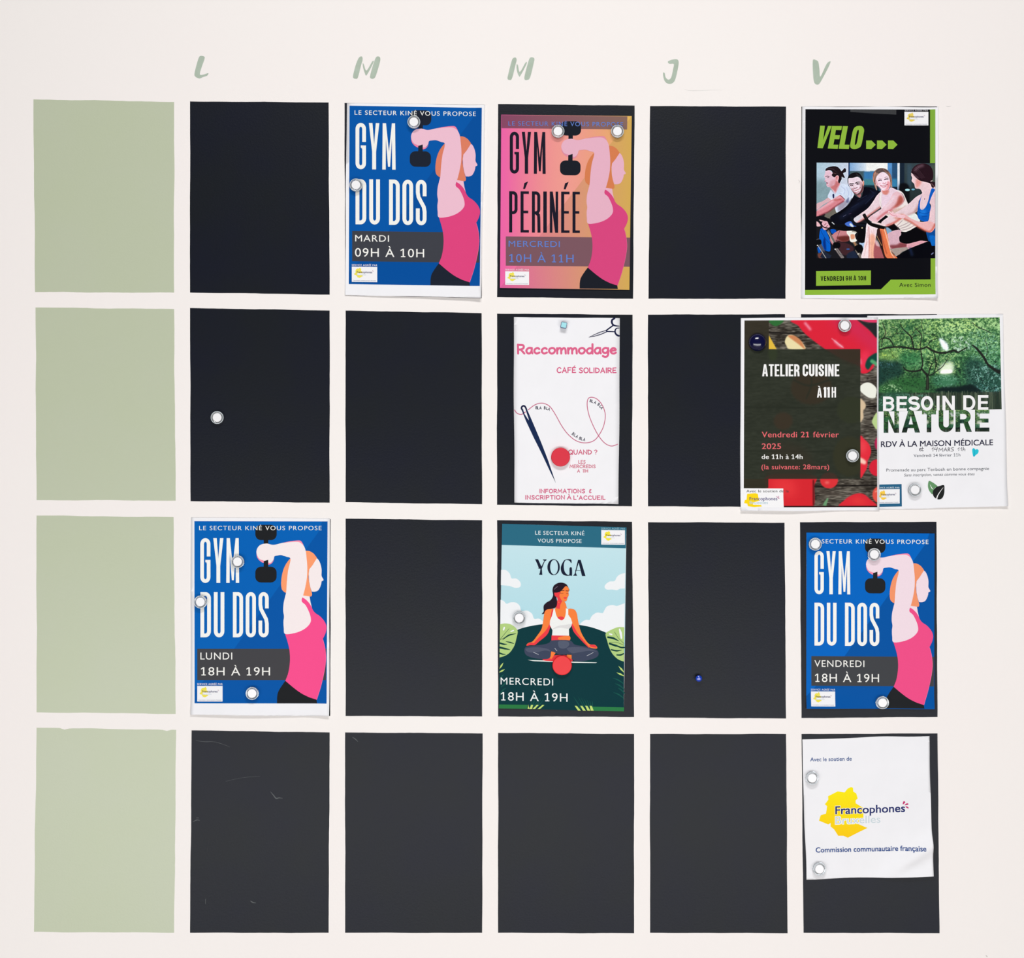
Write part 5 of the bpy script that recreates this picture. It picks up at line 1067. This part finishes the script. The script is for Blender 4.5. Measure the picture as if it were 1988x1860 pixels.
def cut_fill(A, poly_, col, st=9.0):
    bm = bmesh.new(); vs = [bm.verts.new((a, b, 0)) for a, b in poly_]
    for f in tessellate_polygon([[Vector((a, b, 0)) for a, b in poly_]]):
        try: bm.faces.new([vs[i] for i in f])
        except ValueError: pass
    xs = [p[0] for p in poly_]; ys = [p[1] for p in poly_]
    for lo, hi, ax in ((min(xs), max(xs), 0), (min(ys), max(ys), 1)):
        k = math.floor(lo / st) + 1
        while k * st < hi:
            bmesh.ops.bisect_plane(bm, geom=bm.verts[:] + bm.edges[:] + bm.faces[:], plane_co=(k * st, 0, 0) if ax == 0 else (0, k * st, 0), plane_no=(1, 0, 0) if ax == 0 else (0, 1, 0)); k += 1
    bm.verts.index_update(); A.tri([(v.co.x, v.co.y) for v in bm.verts], [tuple(v.index for v in f.verts) for f in bm.faces], col); bm.free()
A = Art(*VN, layer=2); WT = (245, 244, 246)
for ch, a, b in (('B',158,262),('E',280,374),('S',385,492),('O',500,610),('I',642,668),('N',694,806),('D',882,992),('E',1014,1108)):
    k = -.014 * (a - 158); vshape(A, ch, a, b, 790 + k, 922 + k, 27, WT, 0)
nat.add('printed_title', A, label='bold white title lettering over the woodland picture')
A = Art(*VN, layer=2)
for ch, a, b in (('N',164,302),('A',326,492),('T',510,636),('U',660,794),('R',812,960),('E',988,1118)):
    k = -.014 * (a - 158); vshape(A, ch, a, b, 920 + k, 1118 + k, 42, wsamp, 1)
nat.add('printed_leafy_title', A, label='bold title lettering filled with foliage')
A = Art(*VN, layer=2); DN = (34, 34, 60)
A.text('RDV À LA MAISON MÉDICALE', 140, 1150, 1246, 50, DN, .014, 1.0, 0, -.017)
A.text('Vendredi 14 février 11h', 434, 856, 1337, 27, (70,76,90), 0, 1, 0, -.018)
A.text('Promenade au parc Tenbosh en bonne compagnie', 188, 1114, 1468, 27, (58,66,76), 0, 1, 0, -.016)
A.text('Sans inscription, venez comme vous êtes', 348, 982, 1511, 24, (58,66,76), 0, 1, .2, -.016)
nat.add('printed_text', A)
A = Art(*VN, layer=3); IN = (34, 36, 52)
A.line([(487,1272),(498,1266),(500,1258),(490,1258),(487,1272),(494,1282),(508,1276)], 4.4, IN); A.line([(514,1244),(510,1268),(514,1282),(524,1278)], 4.4, IN); A.line([(504,1262),(524,1258)], 4.2, IN)
A.line([(598,1264),(612,1250),(608,1284)], 4.4, IN, 0, False); A.line([(628,1250),(622,1268),(648,1264)], 4.4, IN, 0, False); A.line([(648,1248),(640,1286)], 4.4, IN, 0, False)
A.line([(662,1286),(664,1256),(680,1274),(696,1254),(698,1286)], 4.4, IN, 0, False); A.line([(708,1284),(722,1252),(734,1284)], 4.4, IN, 0, False); A.line([(712,1272),(730,1270)], 4.0, IN, 0, False)
A.line([(744,1284),(746,1252)], 4.4, IN, 0, False); A.line([(746,1254),(762,1256),(758,1268),(748,1270),(764,1284)], 4.4, IN, 0, False); A.line([(796,1252),(780,1252),(776,1262),(792,1270),(792,1280),(774,1284)], 4.4, IN)
A.line([(832,1264),(846,1250),(840,1280)], 4.4, IN, 0, False); A.line([(858,1262),(870,1248),(864,1280)], 4.4, IN, 0, False); A.line([(884,1246),(878,1282)], 4.4, IN, 0, False); A.line([(880,1272),(890,1262),(898,1268),(896,1282)], 4.4, IN)
nat.add('handwriting', A, label='handwritten date in black pen')
A = Art(*VN, layer=3); A.sm([(976,1335),(965,1300),(964,1265),(978,1256),(992,1270),(1005,1265),(1020,1275),(1016,1300),(995,1318)], (44,196,216)); A.line([(980,1265),(985,1300),(978,1328)], 5, (30,168,196), 1); nat.add('drawn_heart', A, label='turquoise hand-drawn heart')
A = Art(*VN, layer=2)
A.poly([(110,1585),(326,1580),(328,1782),(122,1786)], (40,98,134)); A.text('SERVICE AGRÉÉ PAR', 92, 308, 1620, 12, (216,232,238), .012, 1.1, 0, -.01, 1)
mini_logo(A, 98, 1628, 308, 1758, -.012, None, (250,206,72), layer=1)
nat.add('printed_logo', A)
A = Art(*VN, layer=2); LF = (102, 150, 104)
A.sm([(572,1552),(600,1562),(630,1582),(650,1602),(630,1612),(612,1636),(604,1672),(584,1655),(568,1625),(563,1590)], LF); A.line([(584,1585),(594,1610),(604,1624)], [2, 6, 7], WT, 1)
A.sm([(708,1590),(712,1625),(708,1670),(690,1708),(660,1719),(634,1710),(614,1692),(606,1665),(611,1637),(638,1608),(675,1595)], (34,36,36), 2, 3)
A.line([(700,1612),(668,1655),(648,1690),(640,1718)], [2, 6, 9, 11], WT, 3)
nat.add('printed_leaf_emblem', A, label='green and black leaf emblem')

# ------------------------------------------------------------------ cooking-workshop poster
VA = (1420, 600, 4.65)
ck = Sheet('cooking_poster', 'cooking workshop poster with red peppers and tomatoes on grey wood', 'poster', px(VA, [(83,83),(1322,76),(1334,1817),(80,1821)]),
           lambda u, v: 0.0007 + 0.0055 * (max(0, v - .93) / .07) ** 1.3 * (.45 + .4 * math.sin(5 * u + .5)) , seed=61, base=0.0008)
def veg():
    c = Canvas(110, 98, 1313, 1790, 4.65, 1.35, (92, 90, 82)); H, W = c.H, c.W; p, L = c.put, c.line
    st = vnoise(H, W, 2.2, 13, 2, .8); lg = vnoise(H, W, 30, 60, 2)
    l = np.clip((st - .5) * 1.25 + .38 + (lg - .5) * .6, .04, .95)[..., None]; c.a = np.array((40, 35, 30.)) + (np.array((150, 144, 132.)) - (40, 35, 30)) * l
    for y in (210, 882, 1278, 1592): L([(110,y),(700,y+6),(1313,y-2)], 12, (22,18,16), 2, .95)
    p([(335,100),(465,100),(430,140),(388,152),(350,130)], (48,108,54), 3); p([(332,232),(332,360),(404,360)], (228,188,66), 2, 1, False)
    p([(478,290),(500,242),(545,234),(600,268),(645,315),(658,360),(520,360),(490,325)], (236,222,172), 3); p([(505,240),(560,238),(620,280),(656,345),(655,360),(600,315),(545,275)], (206,134,88), 4)
    p([(560,95),(600,150),(650,212),(720,272),(800,332),(860,372),(1000,450),(1157,520),(1165,575),(1210,582),(1262,550),(1290,505),(1313,470),(1313,268),(1240,190),(1165,130),(1128,95)], (220,36,58), 3)
    p([(900,98),(1128,98),(1240,190),(1313,268),(1313,420),(1180,300),(1040,200)], (206,46,92), 50, .75); p([(1157,420),(1230,380),(1240,480),(1165,560)], (240,56,88), 22, .8)
    for a, wd in (([(655,120),(690,160),(712,190)], 20), ([(925,285),(960,320),(1000,345)], 18), ([(1160,450),(1166,500)], 10)): L(a, wd, (248,180,205), 8, .8)
    L([(900,265),(1010,352)], 6, (250,215,225), 3, .8); p([(1128,95),(1240,190),(1313,262),(1313,120),(1230,128),(1165,105)], (36,40,42), 4); p([(1160,95),(1313,95),(1313,124),(1225,120)], (226,60,104), 3)
    p([(1205,520),(1215,470),(1245,430),(1313,398),(1313,470),(1268,500),(1232,548)], (14,70,58), 4); p([(1248,470),(1270,455),(1313,490),(1313,516),(1262,490)], (84,166,112), 5)
    p(ellipse(1226,626,10,8), (40,34,32), 3); p([(1158,700),(1190,672),(1235,664),(1278,685),(1306,722),(1302,775),(1290,803),(1240,802),(1190,770),(1158,735)], (240,242,230), 2)
    p([(1150,818),(1190,832),(1210,868),(1202,900),(1186,920),(1186,985),(1150,1015)], (216,192,158), 4); p([(1313,935),(1268,1000),(1272,1040),(1313,1085)], (186,212,142), 3)
    p([(1150,1163),(1200,1180),(1240,1225),(1256,1285),(1240,1345),(1225,1370),(1222,1420),(1200,1470),(1150,1512)], (228,44,60), 3); p([(1150,1336),(1208,1370),(1200,1402),(1150,1380)], (252,206,188), 6); p([(1156,1180),(1210,1210),(1200,1290),(1156,1300)], (246,90,96), 24, .6)
    p(ellipse(1312,1432,74,76), (214,34,56), 3); p(ellipse(1322,1215,34,60), (180,30,80), 4); p(ellipse(1322,1675,54,72), (228,84,70), 4); L([(1290,1650),(1313,1640)], 8, (240,170,150), 4)
    p(ellipse(878,1545,80,72), (220,50,56), 3); p(ellipse(860,1565,20,10), (248,150,140), 8, .7)
    p([(332,1500),(740,1500),(744,1600),(736,1775),(600,1782),(470,1780),(335,1650)], (214,38,48), 3); p([(360,1540),(560,1540),(560,1700),(400,1640)], (236,60,64), 40, .7); L([(738,1540),(738,1770)], 14, (96,20,24), 4)
    p([(975,1790),(1020,1720),(1080,1680),(1140,1662),(1190,1670),(1240,1710),(1300,1790)], (218,40,54), 3); p([(1060,1740),(1140,1700),(1220,1760)], (240,70,64), 24, .6)
    L([(868,1705),(850,1740),(836,1775)], [10,24,34], (106,156,112), 3); L([(760,1640),(900,1660),(970,1680)], 30, (60,50,44), 14, .7); p(rect(470,1776,1313,1790), (30,16,18), 2, 1, False)
    # translucent dark panels of the print, with the vegetables faint under them
    d = np.array((43, 49, 38.)); ov = c.a.copy()
    def panel(x0, y0, x1, y1, col, keep):
        r = c.mask(rect(x0, y0, x1, y1)); sl, m = r; m = m[..., None]; c.a[sl] = c.a[sl] * (1 - m) + (np.array(col) * (1 - keep) + blur(base[sl], 1.2) * keep) * m
    base = c.a.copy()
    q = Canvas(110, 98, 1313, 1790, 4.65, 1.35, (0, 0, 0)); q.a = base
    q.put(ellipse(718,710,185,150), (150,60,40), 8); q.line([(560,640),(700,690),(880,640)], 12, (30,30,30), 4); q.line([(720,600),(715,700),(670,810)], 10, (30,30,30), 4); q.put(ellipse(465,1010,85,80), (170,70,50), 8); q.put(ellipse(1060,1330,145,180), (120,90,40), 8); q.put(ellipse(1080,910,130,120), (100,100,50), 8); q.put([(900,366),(1160,366),(1160,480),(1050,480)], (160,50,40), 20); q.put(ellipse(370,400,42,70), (110,130,60), 8); q.put([(340,1300),(500,1200),(700,1300),(700,1530),(340,1530)], (140,50,40), 30, .6)
    base = q.a
    panel(112, 98, 333, 1612, (48,46,34), .05); panel(112, 98, 333, 362, (52,48,38), .06); panel(112, 362, 1160, 1532, (40,46,36), .13)
    return np.clip(blur(c.a, .4), 0, 255)
ck.photo('printed_photograph', veg(), px(VA, [(116,104),(1311,98),(1314,1789),(109,1790)]), 1, label='printed picture of vegetables on weathered wood')
A = Art(*VA, layer=3)
A.block('ATELIER', 276, 612, 499, 608, .37, (246,246,246), .17); A.block('CUISINE', 641, 972, 499, 608, .37, (246,246,246), .17)
A.block('À', 771, 815, 712, 799, .36, (246,246,246)); A.block('11', 830, 886, 706, 799, .5, (246,246,246), .2); A.block('H', 903, 942, 706, 799, .36, (246,246,246))
ck.add('printed_title', A, label='condensed white title lettering')
A = Art(*VA, layer=3); CR = (232, 106, 112)
A.text('Vendredi 21 février', 273, 968, 1158, 50, CR, .012, 1.06); A.text('2025', 273, 445, 1264, 50, CR, .012, 1.06)
A.text('de 11h à 14h', 272, 640, 1354, 42, (244,244,242), .012, 1.04); A.text('(la suivante: 28mars)', 270, 880, 1446, 42, CR, .008, 1.06)
ck.add('printed_text', A)
A = Art(*VA, layer=3)
A.poly([(84,1618),(466,1620),(468,1792),(82,1792)], (246,246,248))
A.text('Avec le soutien de la', 134, 515, 1655, 24, (58,60,60), .008, 1.06, layer=1)
A.poly([(140,1668),(215,1662),(238,1670),(240,1690),(250,1730),(200,1745),(190,1765),(262,1768),(272,1782),(200,1787),(145,1780),(140,1757),(112,1752),(118,1725),(135,1720)], (252,218,22), 1)
A.text('Francophones', 162, 412, 1727, 30, (62,52,118), .012, layer=2); A.text('Bruxelles', 162, 326, 1761, 28, (180,206,216), .006, layer=2)
for a in ([(408,1692),(414,1700)], [(426,1690),(420,1702)], [(430,1708),(418,1708)]): A.line(a, 5, (176,70,130), 2, False)
ck.add('printed_logo', A)

# ------------------------------------------------------------------ sponsor sheet
VG = (1540, 1400, 4.43)
def _curl(u, v):
    d = ((u - .67) * .185 + (v - .94) * .32) / .37; f = min(1, max(0, (u - .5) / .35)); f = f * f * (3 - 2 * f)
    b = math.exp(-((u - .8) / .16) ** 2 - ((v - 1.0) / .05) ** 2)
    return (.0075 * math.exp(-(d / .055) ** 2) + .02 * max(0, d)) * f + .0050 * b
fr = Sheet('logo_sheet', 'white sheet with a yellow map logo, its lower corner curling', 'sheet', px(VG, [(77,157),(1170,128),(1198,1327),(113,1363)]),
           lambda u, v: 0.0005 + .0012 * math.sin(5 * v) ** 2 * u + _curl(u, v), seed=71, wave=1.4, step=6)
A = Art(*VG, layer=1)
P = [(495,565),(512,572),(515,605),(540,620),(553,665),(535,680),(535,705),(600,745),(600,800),(360,800),(365,888),(560,885),(637,918),(560,955),(468,1002),(430,985),(385,985),(350,930),(320,905),(320,875),(300,888),(220,855),(235,808),(280,795),(290,730),(270,715),(300,675),(298,645),(380,603),(440,612),(465,580)]
A.poly(P, lambda p: (252, 238 - 34 * (p[1] - 565) / 437, 20)); A.poly([(360,790),(602,790),(602,830),(560,888),(355,892)], lambda p: (252, 226, 20))
fr.add('printed_map', A, label='yellow map shape')
A = Art(*VG, layer=2)
A.text('Francophones', 362, 958, 799, 68, (246,246,250), .05, 1, 0, -.035); A.text('Francophones', 362, 958, 799, 66, (44,52,108), .018, 1, 0, -.035, 1)
A.text('Bruxelles', 362, 748, 886, 66, (246,246,250), .055, 1, 0, -.03); A.text('Bruxelles', 362, 748, 884, 64, (206,218,224), .012, 1, 0, -.03, 1)
fr.add('printed_name', A)
A = Art(*VG, layer=2)
for a in ([(940,715),(944,690),(956,688),(960,700)], [(955,722),(972,706),(987,708),(984,718)], [(962,736),(975,732),(990,742),(986,750)]): A.sm(a, (196,50,110))
fr.add('printed_petals', A, label='three small magenta petals')
A = Art(*VG, layer=9)
A.text('Avec le soutien de', 145, 500, 345, 33, (64,92,148), .008, 1, 0, -.02)
A.text('Commission communautaire française', 193, 1130, 1128, 42, (44,76,140), .014, 1, 0, -.022)
fr.add('printed_text', A)

# ------------------------------------------------------------------ magnets
def lathe(name, prof, mat, parent, n=40, ring=False):
    """profile of (radius, distance from wall), axis towards the viewer"""
    V, F = [], []
    for r, h in prof: V += [(r * math.cos(2 * math.pi * i / n), -h, r * math.sin(2 * math.pi * i / n)) for i in range(n)]
    for j in range(len(prof) - 1):
        for i in range(n): a, b = j * n + i, j * n + (i + 1) % n; F.append((a, b, b + n, a + n))
    if ring:
        k = (len(prof) - 1) * n
        for i in range(n): F.append((k + i, k + (i + 1) % n, (i + 1) % n, i))
    else: F.append(tuple(range(n))[::-1]); F.append(tuple((len(prof) - 1) * n + i for i in range(n)))
    o = mesh_obj(name, V, F, mat, parent)
    bm = bmesh.new(); bm.from_mesh(o.data); bmesh.ops.recalc_face_normals(bm, faces=bm.faces); bm.to_mesh(o.data); bm.free()
    o.data.polygons.foreach_set('use_smooth', [len(p.vertices) == 4 for p in o.data.polygons])
    return o
CLEAR, nt, b = new_mat('clear_acrylic')
nt.nodes.remove(b); L_ = nt.links.new; out = nt.nodes['Material Output']
tr = nt.nodes.new('ShaderNodeBsdfTransparent'); tr.inputs[0].default_value = (.985, .99, 1, 1)
gl = nt.nodes.new('ShaderNodeBsdfGlossy'); gl.inputs['Roughness'].default_value = .12; gl.inputs[0].default_value = (.96, .98, 1, 1)
df = nt.nodes.new('ShaderNodeBsdfDiffuse'); df.inputs[0].default_value = (.93, .96, .98, 1)
lw = nt.nodes.new('ShaderNodeLayerWeight'); lw.inputs[0].default_value = .35
tx = nt.nodes.new('ShaderNodeTexNoise'); tx.inputs['Scale'].default_value = 300
r1 = nt.nodes.new('ShaderNodeMapRange'); r1.inputs[3].default_value = .10; r1.inputs[4].default_value = .30; L_(tx.outputs['Fac'], r1.inputs[0])
m1 = nt.nodes.new('ShaderNodeMixShader'); L_(r1.outputs[0], m1.inputs[0]); L_(tr.outputs[0], m1.inputs[1]); L_(df.outputs[0], m1.inputs[2])
m2 = nt.nodes.new('ShaderNodeMixShader'); L_(lw.outputs['Fresnel'], m2.inputs[0]); L_(m1.outputs[0], m2.inputs[1]); L_(gl.outputs[0], m2.inputs[2])
L_(m2.outputs[0], out.inputs['Surface'])
RIM = plastic('frosted_rim_plastic', (222, 232, 238), .15, .6)
CORE = plastic('bright_magnet_core', (250, 250, 253), .35, .6)
m = .001; R0 = 12.4 * S
c0 = empty('clear_magnet', (0, 0, 0))
lathe('clear_body', [(R0 - .7 * m, 0), (R0, .7 * m), (R0, 6.0 * m), (11.2 * S, 6.6 * m), (10.2 * S, 6.0 * m), (9.0 * S, 6.2 * m), (8.8 * S, 5.6 * m), (8.8 * S, 0)], CLEAR, c0, 40, True)
lathe('frosted_rim', [(R0 + .02 * m, 5.7 * m), (R0 - .1 * m, 6.5 * m), (R0 - .5 * m, 6.95 * m), (11.35 * S, 6.7 * m), (11.1 * S, 6.3 * m)], RIM, c0, 40, True)
lathe('magnet_core', [(8.3 * S, .3 * m), (8.6 * S, .5 * m), (8.6 * S, 6.3 * m), (8.1 * S, 6.7 * m)], CORE, c0)
G = 'clear magnets'
mags = [
 (804,239,'clear magnet at the top edge lettering of the Tuesday gym poster'), (692,361,'clear magnet over the first D of the Tuesday gym poster'),
 (1083,257,'clear magnet beside the dumbbell on the pink and gold gym poster'), (1198,257,'clear magnet in the top corner of the pink and gold gym poster'),
 (423,811,'clear magnet alone on an otherwise empty black rectangle'), (1638,633,'clear magnet on the red pepper of the cooking poster'),
 (1653,885,'clear magnet on the dark panel of the cooking poster'), (1774,951,'clear magnet beside the leaf emblem of the nature poster'),
 (463,1090,'clear magnet on the M of the Monday gym poster'), (391,1168,'clear magnet over the first D of the Monday gym poster'),
 (491,1345,'clear magnet low on the Monday gym poster beside the logo box'), (1008,1199,'clear magnet on the cloud of the yoga poster'),
 (1581,1056,'clear magnet in the upper corner of the Friday gym poster'), (1695,1076,"clear magnet over the woman's fist on the Friday gym poster"),
 (1711,1363,'clear magnet at the bottom edge of the Friday gym poster'), (1575,1509,'upper of the two clear magnets on the logo sheet'), (1589,1685,'lower of the two clear magnets on the logo sheet')]
def surf(x, y):
    h = .0002
    for sh in (shp, cyc, rac, yog, nat, ck, fr):
        if sh.x0 + 4 < x < sh.x1 - 4 and sh.y0 + 4 < y < sh.y1 - 4: h = max(h, sh.h(x, y) + 17 * DZ)
    return h
gyms = [(380, 1002, 645, 1390), (668, 200, 940, 580), (1565, 1034, 1815, 1376)]
for i, (x, y, lb) in enumerate(mags):
    if i == 0: o = c0
    else:
        o = c0.copy(); C.objects.link(o)
        for ch in list(c0.children): d = ch.copy(); C.objects.link(d); d.parent = o
    h = surf(x, y)
    if any(g[0] < x < g[2] and g[1] < y < g[3] for g in gyms): h = .0023
    o.location = (wx(x), -h, wz(y)); o.rotation_euler = (0, random.Random(i).uniform(0, 6), 0)
    tag(o, lb, 'magnet', G)
RED = plastic('red_plastic', (222, 36, 60), .45, .4); RED2 = plastic('bright_red_plastic', (240, 36, 44), .45, .4)
NAVY = plastic('navy_plastic', (6, 8, 58), .16, .5, .5); BLUE = plastic('blue_glitter_plastic', (26, 66, 190), .15, .6, .6); AQUA = plastic('aqua_plastic', (172, 236, 246), .3, .5); STEEL = plastic('steel_blue_edge', (96, 116, 150), .35, .5)
def disc(name, x, y, r, mat, label, grp=None):
    R = r * S
    o = lathe(name, [(R - .6 * m, 0), (R, .6 * m), (R, 5.2 * m), (R - .35 * m, 5.9 * m), (R - 1.2 * m, 6.1 * m)], mat, None, 56)
    o.location = (wx(x), -surf(x, y), wz(y)); tag(o, label, 'magnet', grp)
disc('disc_magnet', 1088, 887.5, 18.3, RED, 'round red disc magnet beside the needle on the sewing poster', 'red disc magnets')
disc('disc_magnet', 1091, 1291, 18.8, RED2, 'round red disc magnet below the yoga woman', 'red disc magnets')
o = lathe('dome_magnet', [(17.2 * S * math.cos(a), .0012 + 9 * m * math.sin(a)) for a in (0, .15, .3, .5, .7, .9, 1.1, 1.3, 1.5)][::1], NAVY, None, 48)
o.location = (wx(1470), -surf(1470, 665), wz(665)); tag(o, 'glossy dark navy dome magnet on the cooking poster', 'magnet')
V0 = [(17.0 * S, 0), (17.2 * S, .0012)]
bs = lathe('base_rim', [(16.8 * S, 0), (17.2 * S, .0004), (17.2 * S, .00121)], NAVY, o, 48)
o = empty('push_pin', (wx(1355.5), -.0002, wz(1316)))
tag(o, 'tiny shiny blue pin magnet on a bare black rectangle', 'magnet')
lathe('pin_foot', [(4.4 * S, 0), (4.6 * S, .4 * m), (3.2 * S, 1.8 * m), (3.0 * S, 5.0 * m), (5.0 * S, 6.4 * m)], BLUE, o, 24)
lathe('pin_head', [(5.6 * S, 6.2 * m), (6.5 * S, 7.0 * m), (6.4 * S, 8.6 * m), (5.2 * S, 9.6 * m), (2.4 * S, 10.2 * m)], BLUE, o, 10)
def cube_mag():
    V, F, n = [], [], 0
    for hw, y in ((5.2, 0), (5.9, .7 * m), (5.9, 7.0 * m), (5.5, 7.7 * m), (4.9, 8 * m)):
        ring = rrect(-hw, -hw, hw, hw, 1.5); n = len(ring); V += [(p[0] * S, -y, p[1] * S) for p in ring]
    for q_ in range(4):
        for i in range(n): a_, b_ = q_ * n + i, q_ * n + (i + 1) % n; F.append((a_, b_, b_ + n, a_ + n))
    F += [tuple(range(n)), tuple(4 * n + i for i in range(n))]
    me = bpy.data.meshes.new('cube_body'); me.from_pydata(V, [], F); me.materials.append(STEEL)
    bm = bmesh.new(); bm.from_mesh(me); bmesh.ops.recalc_face_normals(bm, faces=bm.faces); bm.to_mesh(me); bm.free()
    r = empty('cube_magnet', (wx(1094.2), -surf(1094, 632), wz(632.3))); r.rotation_euler = (0, math.radians(12), 0)
    o = bpy.data.objects.new('cube_body', me); C.objects.link(o); o.parent = r
    n = [(p[0] * S, -8.15 * m, p[1] * S) for p in rrect(-4.9, -4.9, 4.9, 4.9, 1.4)]; k = len(n)
    V = n + [(p[0], -7.9 * m, p[2]) for p in n]
    f = mesh_obj('cube_face', V, [tuple(range(k))] + [(i, (i + 1) % k, k + (i + 1) % k, k + i) for i in range(k)], AQUA, r)
    bm = bmesh.new(); bm.from_mesh(f.data); bmesh.ops.recalc_face_normals(bm, faces=bm.faces); bm.to_mesh(f.data); bm.free()
    tag(r, 'small square pale aqua magnet at the top of the sewing poster', 'magnet'); f['label'] = 'pale aqua front face'
cube_mag()
